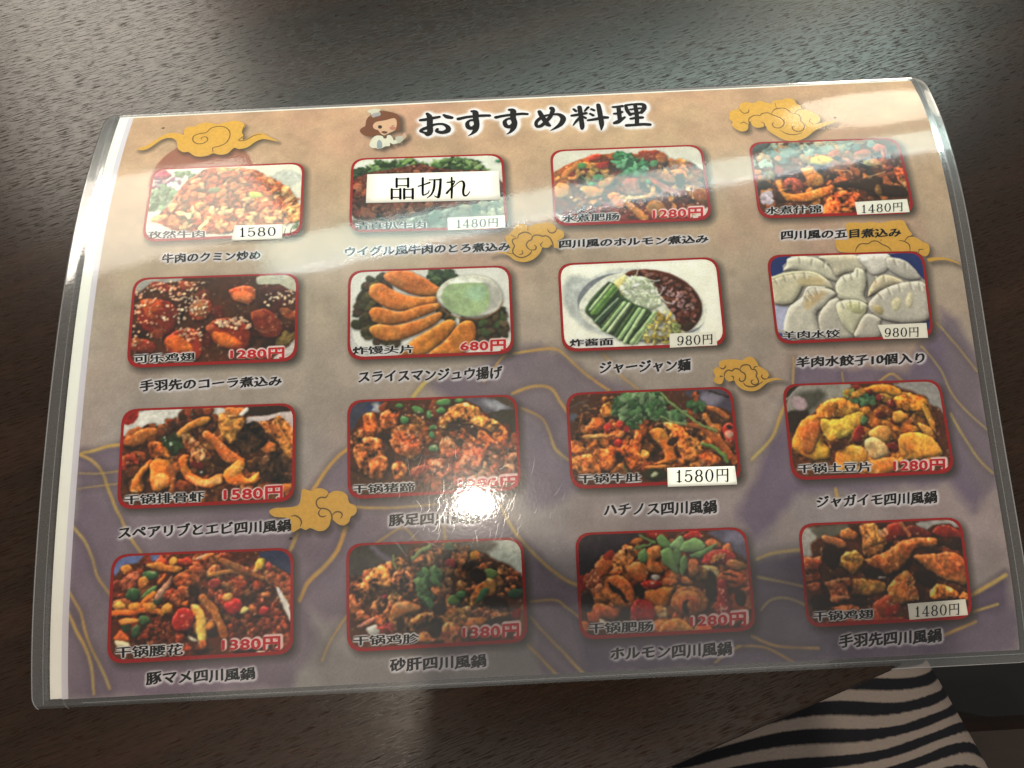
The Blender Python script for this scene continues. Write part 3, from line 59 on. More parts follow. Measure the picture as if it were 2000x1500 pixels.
NAME={"11":["孜然牛肉",[10.04,148.57,29.36,148.14,29.64,145.14,10.41,145.59]],
"12":["清真扒牛肉",[79.9,149.02,104.13,148.36,104.09,145.3,79.97,145.66]],
"13":["水煮肥肠",[150.48,148.75,170.33,148.69,170.07,145.74,150.28,145.65]],
"14":["水煮什锦",[220.58,148.92,240.14,148.73,239.68,145.74,220.16,145.85]],
"21":["可乐鸡翅",[10.1,104.15,29.48,104.03,29.65,101.09,10.36,100.9]],
"22":["炸馒头片",[79.7,104.03,99.49,103.98,99.45,101.05,79.71,101.29]],
"23":["炸酱面",[150.34,103.95,164.77,103.99,164.57,101.34,150.18,101.4]],
"24":["羊肉水饺",[220.96,104.09,240.54,104.18,240.16,101.2,220.68,101.58]],
"31":["干锅排骨虾",[10.11,59.3,34.64,59.4,34.76,56.06,10.29,56.27]],
"32":["干锅猪蹄",[79.62,59.58,99.07,59.44,99.02,56.49,79.62,56.73]],
"33":["干锅牛肚",[150.22,59.83,170.5,59.52,170.27,56.64,150.04,56.87]],
"34":["干锅土豆片",[220.87,60.22,245.21,59.95,244.75,56.7,220.51,57.19]],
"41":["干锅腰花",[9.4,14.67,29.31,14.49,29.31,11.13,9.42,11.17]],
"42":["干锅鸡胗",[79.52,14.41,99.48,14.03,99.4,11.03,79.46,11.32]],
"43":["干锅肥肠",[150.89,14.57,170.91,14.27,170.71,11.11,150.72,11.38]],
"44":["干锅鸡翅",[220.65,14.81,239.88,14.51,239.59,11.62,220.37,11.68]]}
PRICE={"13":["1280円",[181.82,149.49,199.31,149.61,198.84,145.58,181.43,145.61]],
"21":["1280円",[40.57,104.54,57.92,104.73,58.02,100.79,40.72,101.22]],
"22":["680円",[114.61,104.54,129.51,104.75,129.33,100.76,114.51,101.12]],
"31":["1580円",[40.24,59.82,58.35,60.26,58.42,55.89,40.36,56.24]],
"32":["1380円",[112.74,59.88,131.38,60.17,131.22,56.68,112.66,57.15]],
"34":["1280円",[252.28,60.14,269.48,60.01,268.85,56.09,251.75,56.47]],
"41":["1380円",[40.61,15.27,58.02,15.37,57.98,11.19,40.59,11.75]],
"42":["1380円",[112.51,15.36,129.79,15.67,129.61,11.14,112.39,11.69]],
"43":["1280円",[182.24,15.19,199.83,15.64,199.5,11.43,182.01,11.78]]}
PATCH={"12p":[12,[111.47,149.26,131.07,149.44,131.01,144.6,111.52,144.4],
"1480円",[114.35,148.19,128.88,148.39,128.74,144.94,114.28,145.21],0],
"14p":[14,[251.77,149.35,270.13,149.8,270.19,144.8,251.93,144.58],
"1480円",[253.88,147.96,268.52,148.67,267.92,145.23,253.42,145.13],0],
"23p":[23,[183.35,104.64,198.97,104.86,198.82,100.16,183.12,99.88],
"980円",[185.8,103.61,197.82,104.05,197.48,100.61,185.53,100.54],0],
"24p":[24,[253.3,105.15,269.94,105.26,269.74,100.14,254.68,100.3],
"980円",[255.48,103.87,267.24,103.96,266.77,100.62,255.08,100.91],0],
"44p":[44,[250.75,15.63,269.31,16.16,269.54,11.34,250.87,10.77],
"1480円",[252.91,14.51,267.37,15.07,266.95,11.55,252.59,11.62],0],
"11s":[11,[39.37,149.27,55.59,149.06,55.75,143.29,38.79,143.35],
"1580",[40.97,148.13,53.37,148.1,53.58,144.53,41.23,144.73],1],
"12s":[12,[83.84,168.29,129.78,167.36,129.79,155.36,83.64,156.19],
"品切れ",[91.83,166.18,119.74,165.3,119.48,156.49,91.93,157.44],1],
"33s":[33,[178.79,60.66,200.52,60.39,200.7,54.53,178.49,54.68],
"1580円",[181.42,59.69,198.66,59.76,198.23,55.49,181.1,56.07],1]}
TITLE=[[102.31,193.51,1.12,104.67,193.78,1.35,106.92,194.35,1.24,109.17,194.79,1.03],[104.77,196.87,1.12,105.68,194.77,1.8,105.69,190.83,1.8,105.8,187.34,1.8,105.03,186.15,1.8,104.25,186.67,1.12],[104.25,186.67,0.9,102.36,187.73,0.9,103.35,188.76,1.26,105.36,189.58,1.35,107.59,190.86,0.99,110.49,190.82,0.99,112.26,189.11,1.44,112.13,187.39,1.8,110.24,186.58,1.35,108.25,187.34,1.12,108.47,188.42,0.9],[110.86,195.74,0.9,112.09,194.65,1.57,113.66,194.03,1.26],[116.23,193.19,1.35,119.28,193.97,1.17,122.66,194.23,1.17,125.36,194.37,1.17,127.49,194.22,1.12],[121.15,197.04,0.99,122.38,196.27,1.89,122.51,192.92,1.8,122.75,189.67,1.71,122.23,187.19,1.66,121.08,185.42,0.9,119.61,184.36,0.31],[122.37,192.11,1.35,120.36,192.08,0.9,119.31,190.54,1.26,119.82,188.44,1.48,121.37,188.18,1.48,122.52,189.37,1.57],[129.92,193.06,1.3,132.99,193.77,1.12,136.15,194.11,1.12,139.31,194.32,1.17,141.32,194.08,1.03],[134.94,196.89,1.08,136.26,196.12,1.89,136.07,192.63,1.8,136.48,189.7,1.71,135.9,187.23,1.66,134.8,185.3,0.9,133.42,184.27,0.31],[136.04,191.98,1.35,134.13,191.95,0.9,132.95,190.58,1.26,133.4,188.33,1.48,134.94,187.91,1.48,136.11,189.09,1.57],[145.93,195.03,1.34,146.37,193.34,1.57,147.3,190.67,1.57,148.25,188.39,1.61,148.97,187.57,1.12],[150.45,196.57,1.57,150.8,195.36,1.48,149.65,192.13,1.34,147.9,189.68,1.25,145.97,187.61,1.25,144.51,187.39,1.12,144.3,189.28,1.12,145.54,191.11,1.21,147.67,192.59,0.98,150.63,193.21,0.9,153.08,192.87,1.34,154.25,190.85,1.75,153.37,188.37,1.57,151.67,186.62,1.12,149.22,185.0,0.27],[158.49,195.49,0.9,159.18,194.44,1.03],[163.86,196.12,0.98,162.42,194.21,0.67],[157.5,192.08,0.98,159.77,192.42,1.12,162.75,193.03,1.12],[160.73,196.52,1.43,160.76,193.33,1.48,160.75,189.78,1.48,160.71,186.35,1.48,160.53,185.14,0.9],[160.29,190.76,1.12,158.78,188.96,0.9,157.53,187.01,0.4],[161.46,191.33,0.9,162.38,190.46,0.9],[164.98,195.03,0.9,165.82,194.37,0.98],[164.28,192.6,0.9,165.2,191.72,1.03],[163.16,189.3,0.9,166.22,189.73,1.16,168.52,190.37,1.25,170.3,190.25,1.12],[167.71,197.22,1.34,167.82,194.16,1.57,167.84,190.26,1.57,167.84,187.12,1.52,167.43,184.26,0.45],[172.95,195.65,0.9,174.76,195.69,1.03,176.37,195.91,1.12],[172.97,192.0,0.85,174.56,192.22,0.98,175.87,192.78,0.98],[174.95,195.34,1.34,174.81,192.37,1.39,174.68,189.49,1.39],[172.53,187.28,1.12,174.06,187.96,1.48,176.53,190.0,0.81],[177.65,196.16,0.98,177.87,193.47,1.21,178.69,191.13,1.12],[177.78,196.32,0.9,180.76,196.63,0.98,184.1,196.22,1.34,184.13,194.03,1.48,182.84,191.98,1.12],[179.05,193.88,0.81,181.57,194.21,0.9,182.93,194.28,0.9],[178.73,191.45,0.98,181.02,191.78,1.03,183.08,192.13,1.03],[181.14,196.09,1.25,181.12,192.59,1.3,180.93,189.39,1.3,180.57,186.62,1.3],[178.65,189.07,0.9,180.93,189.39,1.12,182.94,189.42,1.07],[176.69,185.79,1.12,180.03,185.89,1.07,182.72,186.02,1.16,185.12,185.72,1.12]]
CLOUD=[[[[0.49,185.79,3.3,186.96,5.9,189.36,8.47,192.0,11.31,193.23,14.18,192.82,16.16,191.86,15.81,193.94,16.72,195.96,19.5,196.18,21.49,197.73,24.57,197.93,27.55,196.85,30.28,197.5,33.54,198.33,36.52,197.25,38.02,195.44,37.53,192.78,37.43,191.36,38.32,189.88,37.98,188.12,39.13,187.84,41.89,190.23,44.6,190.85,47.33,188.86,50.92,186.26,49.23,186.57,45.52,187.6,42.89,186.41,40.42,183.88,37.49,183.12,35.48,183.82,33.6,181.3,30.94,180.72,28.36,181.64,26.58,180.63,23.9,180.24,21.62,180.95,19.42,182.79,17.48,182.92,15.26,184.79,14.25,188.37,12.39,190.3,9.86,190.48,7.62,189.04,4.88,185.88,2.59,184.87]],[[28.31,182.02,27.85,184.33,29.83,184.96,32.12,186.36,33.23,189.44,32.65,192.72,30.65,194.94,28.03,195.55,25.64,194.68,24.29,192.5,21.85,192.06,19.96,190.77,20.21,188.36,21.83,186.87,24.03,186.91,25.44,188.59,24.36,190.26,22.91,189.76,23.17,188.94],[37.85,195.67,37.5,191.96,38.32,189.88,36.66,187.62,39.17,187.44,41.96,189.63,44.67,190.24]],0.37],[[[214.26,188.34,215.18,190.48,217.46,191.45,218.57,191.75,219.2,193.61,221.07,195.04,223.33,194.49,224.89,194.39,226.69,195.44,228.6,194.52,230.77,193.6,231.89,195.08,234.83,195.27,236.88,196.11,239.33,195.35,239.83,192.99,241.03,191.4,241.03,190.28,242.92,189.43,245.76,187.08,246.64,185.26,245.66,183.24,243.91,182.32,247.41,182.97,252.2,183.55,247.88,181.59,243.56,179.49,239.87,176.59,236.01,175.19,232.02,175.73,228.9,178.17,226.79,180.61,226.41,182.67,225.01,182.07,222.93,182.02,221.62,183.29,221.25,185.4,220.41,183.71,219.72,181.36,217.75,180.46,215.64,181.6,214.46,183.72,214.97,185.08,214.19,186.54]],[[218.63,191.37,219.65,189.27,221.56,189.69,221.86,191.16],[220.15,183.72,218.81,184.85,217.66,184.22],[220.6,184.74,221.19,186.46,223.3,187.94,225.36,187.81,226.31,188.66,228.45,188.89,230.02,187.7,231.85,186.52,233.29,184.67,232.86,182.63,231.06,181.38,229.35,181.81,228.91,183.55,229.75,183.84],[232.15,193.89,232.0,190.87],[229.66,188.45,231.41,190.54,234.37,190.9,235.97,189.87,237.15,188.15,239.09,187.49,239.73,185.68,239.43,184.3,240.27,182.19,239.27,179.9,237.35,179.35,235.96,180.09,235.72,181.44,236.55,181.73],[238.22,188.27,239.87,189.8,241.97,189.85],[243.65,182.34,242.42,183.78,243.23,185.12],[231.12,180.36,233.09,178.59,235.79,177.95,238.49,178.62],[225.77,182.02,226.1,183.72,225.21,184.46]],0.37],[[[131.03,140.27,130.94,141.2,132.22,141.92,133.25,143.12,134.14,144.17,134.75,145.4,136.45,145.8,138.1,145.41,138.77,144.76,140.32,145.0,141.19,145.59,143.15,145.67,144.99,146.06,146.92,145.51,148.1,144.36,148.46,143.41,149.96,142.89,150.86,141.61,150.48,140.09,149.18,139.37,148.45,138.79,148.75,136.95,148.15,136.22,147.06,136.56,146.43,137.65,145.4,136.63,144.01,136.53,143.19,136.72,142.54,135.08,141.07,133.33,139.07,132.06,136.29,131.57,133.58,132.43,131.46,134.31,128.74,135.17,125.97,134.83,128.76,135.55,131.24,135.53,132.09,136.1,131.64,138.25]],[[138.62,144.61,138.69,143.2],[132.91,141.73,134.53,140.74],[134.78,140.27,133.53,140.16,133.2,139.1,133.82,137.55,133.2,136.21,133.28,134.99,134.2,133.9,135.82,133.24,137.63,133.62,139.06,134.61,139.53,135.65],[135.07,140.41,135.55,141.78,137.4,142.63,138.78,142.34,139.84,141.45],[139.27,135.81,138.21,136.77,137.86,138.0,138.61,139.19,139.75,139.76,140.09,140.82,141.23,141.39,142.75,141.17,143.43,140.84,144.82,140.93,146.02,139.96,146.75,138.25,146.93,136.72],[139.27,135.97,140.65,135.91,141.13,136.95,140.48,137.74],[148.63,143.87,147.99,142.5,146.83,141.93,145.75,142.44,145.39,143.39],[135.32,134.31,136.45,134.72,136.23,135.94],[142.92,136.88,142.7,137.8,143.44,138.69],[131.23,135.23,133.13,134.7]],0.45],[[[247.59,141.17,249.54,141.84,253.85,141.42,255.76,141.84,259.35,141.21,262.69,141.82,267.32,141.89,268.18,140.13,268.82,138.39,269.7,136.64,268.4,135.72,270.46,135.64,272.94,133.85,274.81,132.58,274.62,129.94,273.26,128.55,271.73,129.08,270.74,130.08,268.97,130.5,258.68,130.76,249.51,130.74,244.31,131.17,243.13,132.54,242.94,134.48,243.57,135.67,247.45,135.53,247.42,138.46],[273.59,127.7,276.63,128.07,280.03,127.71,283.27,126.4,284.67,125.05,282.76,126.07,279.69,127.01,276.47,127.01,274.11,126.61]],[[249.33,131.1,249.99,132.52,251.55,133.8,254.08,133.82,255.58,134.62,257.4,134.55,258.84,133.41,260.75,132.37,261.68,130.89],[258.56,134.63,258.87,135.1],[265.0,134.63,266.76,134.08,268.17,132.82,268.07,130.66],[266.8,134.32,268.17,135.73,270.04,135.9],[270.97,130.07,271.34,131.02,272.73,131.09]],0.39],[[[198.82,94.02,199.73,94.95,201.94,95.28,204.38,95.19,206.52,94.84,207.97,95.61,209.37,95.98,210.65,95.24,211.58,93.69,211.88,92.71,213.29,91.84,214.54,90.83,214.93,89.44,214.27,88.37,216.46,88.57,219.66,87.9,217.2,87.86,214.4,87.14,211.76,85.33,209.77,84.45,207.35,84.54,205.28,85.44,203.81,86.99,203.26,88.23,201.74,87.88,200.59,88.61,200.16,89.72,199.76,88.36,198.96,87.17,197.5,87.36,196.52,88.48,197.19,89.82,196.69,91.62,197.74,92.68,198.85,92.92]],[[198.96,92.64,200.0,92.19,200.88,92.84,200.79,93.26],[199.74,89.59,198.95,89.76,198.79,89.49],[200.16,89.72,200.55,90.93,201.72,91.71,202.91,91.39,203.79,92.05,205.26,91.86,205.99,91.01,207.0,90.28,207.14,89.05,206.64,88.11,205.65,87.74,205.03,88.31,205.24,88.98],[205.68,91.98,206.32,92.92,207.72,93.28,208.91,92.96,209.46,91.7,210.53,91.53,211.09,90.41,210.7,89.33,211.25,88.08,211.13,86.99,209.99,86.49,209.09,86.93,208.91,87.75,209.62,88.14],[210.14,91.68,210.48,92.35,211.46,92.59],[214.27,88.37,213.17,88.28,212.45,89.13,212.79,89.8],[206.28,87.3,206.99,86.32,208.84,85.85,210.5,86.19,212.68,87.48],[203.16,88.51,203.12,89.47,202.46,89.63]],0.45],[[[54.31,52.39,55.93,53.3,58.38,53.36,61.99,53.53,63.61,54.61,64.23,58.55,65.38,58.67,67.04,58.1,68.52,58.7,70.17,58.8,71.99,57.89,72.49,57.04,74.14,57.8,76.46,57.54,78.11,56.31,78.77,53.97,80.59,53.07,81.08,51.57,80.41,50.28,79.26,49.68,78.6,48.07,77.12,47.16,75.48,47.55,74.16,48.59,73.18,49.29,72.69,47.35,71.22,45.95,69.26,45.79,66.96,46.79,65.5,46.28,64.02,46.91,63.05,46.47,61.1,45.91,60.72,49.82,55.97,50.68]],[[72.33,56.89,71.51,55.93,70.02,55.99,68.87,55.21,68.72,53.9,69.55,52.72,71.03,52.57,72.51,51.93,73.34,50.59,73.51,48.94,73.18,48.31],[70.04,52.37,69.39,51.41,69.73,50.42,70.71,50.05,71.7,50.33],[73.67,50.57,74.49,51.28,75.8,51.3,76.63,50.45,76.13,49.32],[61.04,50.63,62.35,50.73,63.67,49.86,64.17,48.7,63.85,47.41]],0.45]]
GOLD=[[1.16,[-3.45,72.72,0.38,73.37,4.19,74.49,8.83,74.95]],[0.99,[-3.88,72.26,0.65,69.69,4.11,64.49,6.83,58.11,10.3,51.0,13.98,44.72,16.1,41.59]],[0.49,[-3.75,66.54,1.68,66.16,8.6,66.67]],[0.33,[-4.15,61.69,1.18,62.25,8.08,62.75]],[0.83,[-4.11,50.1,-0.82,46.14,1.41,41.49,3.53,35.37,8.0,29.19]],[0.83,[-4.53,31.26,-1.32,25.91,0.32,21.39,2.4,14.63,5.7,7.8,7.86,2.46]],[0.99,[-4.58,25.33,-1.87,20.02,0.45,15.47,2.43,9.45,3.08,1.21]],[1.32,[81.62,72.37,76.04,69.04,72.09,64.86,68.65,59.44,65.86,55.62]],[1.65,[77.63,46.53,75.28,39.7,70.63,34.56,66.01,30.23,63.86,25.51]],[0.66,[78.23,20.62,74.33,15.56,71.98,11.93,70.07,7.53]],[1.32,[62.84,45.32,60.87,40.34]],[0.83,[80.0,52.66,91.02,51.88,105.27,52.37]],[0.66,[86.19,40.75,92.5,44.79,95.65,45.43,99.03,41.56]],[0.83,[107.09,49.15,108.15,41.32]],[1.16,[125.15,51.53,130.31,41.89,136.32,34.65,143.9,28.15,149.29,25.61]],[0.66,[133.35,21.78,141.2,21.87,144.24,19.75,148.77,16.04]],[0.99,[133.14,17.24,137.59,11.72,142.8,6.15,150.27,-1.88]],[0.83,[132.01,8.97,136.48,4.19,140.96,-0.63]],[0.99,[132.12,99.91,141.36,100.95,145.55,100.8,148.76,98.43,154.25,92.57,162.19,86.5]],[1.16,[130.69,86.51,137.4,88.62,143.16,87.89,146.21,83.24,148.16,79.82]],[0.83,[133.43,81.72,139.36,78.49,141.59,74.27,143.73,68.44,147.26,64.55]],[1.49,[99.2,86.7,102.88,91.1,106.54,93.5]],[0.83,[121.79,90.89,127.88,98.34,129.6,99.48]],[0.66,[161.04,98.85,166.69,90.92,171.85,86.14]],[0.99,[223.63,94.84,222.64,86.29]],[0.49,[239.42,89.44,239.45,85.67]],[0.83,[251.51,86.08,255.97,88.49,259.04,85.8]],[0.66,[273.61,105.28,280.75,94.51,284.68,88.3]],[0.66,[267.26,97.43,272.2,89.62,275.22,80.92,279.44,74.81,284.98,68.69]],[0.83,[273.89,74.51,276.53,67.34,280.39,59.69,284.32,54.74]],[1.16,[219.15,79.63,215.18,71.4,212.21,67.37,206.32,62.33]],[1.32,[232.36,51.82,232.6,48.58]],[1.16,[204.66,31.26,210.02,32.89,218.56,33.45]],[0.83,[204.45,25.83,210.76,24.31,218.64,22.24]],[0.66,[204.34,15.83,207.81,18.74,212.68,19.12,218.43,16.85]],[1.49,[268.13,15.9,275.45,18.98,283.46,22.84]],[0.66,[196.38,5.48,202.73,5.17,207.42,3.7,213.58,-0.31]],[0.83,[201.03,8.32,209.1,4.85,221.83,3.61]],[1.16,[261.6,5.67,267.51,7.71,271.76,9.21]],[0.83,[189.45,1.06,193.08,3.65,197.17,5.44]],[0.83,[271.28,12.18,279.74,14.11]]]
HILL=[["8a7886",[-5.05,73.26,8.03,75.31,22.79,77.3,38.66,75.05,59.48,62.99,65.87,54.05,81.59,57.32,79.98,46.43,75.27,34.35,66.0,24.21,68.94,12.08,59.57,0.52,20.44,-0.76,-5.55,0.01,-4.21,39.48]],["8d7d8a",[65.87,54.83,69.74,60.98,75.24,68.75,82.42,72.99,107.19,65.85,122.91,55.59,130.35,42.67,142.32,28.23,151.61,24.74,147.93,15.01,151.83,-1.96,134.71,-1.08,132.2,13.5,111.71,5.43,84.42,23.33,72.07,17.92,66.0,24.21,76.06,40.43,72.17,46.77]],["8b7c88",[102.89,91.6,114.47,94.05,128.79,100.03,141.38,101.3,146.38,100.77,154.25,92.57,177.08,84.59,170.9,69.82,147.47,62.6,143.68,67.62,140.05,75.98,132.1,81.27,114.16,83.62]],["908290",[132.1,81.27,140.05,75.98,143.68,67.62,147.47,62.6,150.22,54.44,137.02,48.65,130.92,55.25]],["87778a",[223.8,94.83,240.45,90.78,259.17,89.23,273.36,103.52,277.35,106.91,284.22,94.39,285.33,53.71,275.84,42.71,269.06,52.74,220.16,49.91,203.87,36.3,199.81,44.37,212.21,67.37,220.14,77.91]],["94858c",[276.12,110.5,280.83,106.79,284.83,92.63,285.33,53.71,279.73,45.78,274.56,65.74,274.28,86.1]],["6f6276",[204.13,30.82,218.17,32.84,240.53,28.39,263.23,13.34,283.78,24.86,284.0,0.21,237.62,-0.9,173.87,-0.77,150.3,-1.11,146.48,17.36,175.26,22.1]],["857888",[189.79,1.51,196.38,5.48,213.61,0.31,237.93,3.74,270.93,9.1,285.47,13.84,284.46,-0.12,189.67,-0.96]],["9c9692",[67.46,15.15,81.04,6.98,105.5,4.23,130.45,9.04,136.24,-1.92,103.73,-2.54,71.65,-1.63,65.79,6.24]]]
CHEF=[["7c4a2e",[80.29,189.56,81.0,191.01,82.13,191.87,82.39,194.94,83.22,196.85,84.61,198.15,86.67,199.42,88.64,199.68,91.32,198.86,93.61,197.48,94.71,195.61,94.92,192.12,94.85,189.12,93.31,188.49,89.7,187.82,87.14,186.71,84.31,186.36,82.35,186.85,81.01,188.03]],["d8b292",[85.01,191.86,85.6,193.35,86.88,194.03,89.49,194.43,92.48,195.38,93.57,193.75,93.53,190.33,92.78,188.71,90.36,187.22,89.21,186.58,87.88,187.75,86.92,189.48,86.0,189.82,85.18,190.72]],["3c2c1c",[86.86,191.17,87.22,191.9,88.01,191.75,88.37,190.87,87.94,190.06,87.15,190.21]],["c08070",[91.05,190.5,91.82,190.82,93.26,190.53,93.28,189.6,92.26,189.02,91.33,189.55]],["5a3424",[91.62,191.12,92.2,191.36,92.84,191.5,92.21,190.94]],["6a4030",[88.13,188.29,89.02,188.78,90.46,188.13,89.45,187.29]],["cfcab8",[82.69,199.51,83.16,200.71,85.0,201.19,86.87,200.84,87.56,200.38,86.93,199.4,87.22,198.97,87.54,197.33,85.99,196.65,84.69,196.35,84.08,198.19,83.78,198.82]],["a8a2a4",[84.34,198.17,87.08,198.98,87.48,197.33,84.75,196.44]],["dcd8c8",[84.09,181.94,84.41,183.67,85.12,185.41,86.37,186.58,87.92,186.48,88.98,185.87,89.51,185.12,90.51,186.49,91.55,186.42,92.49,184.75,92.77,183.84,93.79,184.13,94.33,182.51,92.55,181.93,91.51,182.69,91.41,181.13,89.88,181.06,88.37,180.12,87.22,180.02,86.57,180.4,85.03,180.67]],["98a0a4",[86.86,183.34,87.48,184.36,88.54,183.06,88.61,180.45,87.48,180.0,86.81,180.9]],["6a4a3c",[88.84,186.24,89.73,186.54,90.27,185.78,89.91,184.91,89.13,185.14]],["c0bcae",[93.26,184.87,94.14,185.71,95.95,185.95,96.57,187.17,97.25,185.51,96.11,183.63,94.85,182.31,94.2,182.7]],["d0a890",[95.96,185.05,96.31,187.37,96.84,186.79,97.12,185.52,96.49,184.49]]]
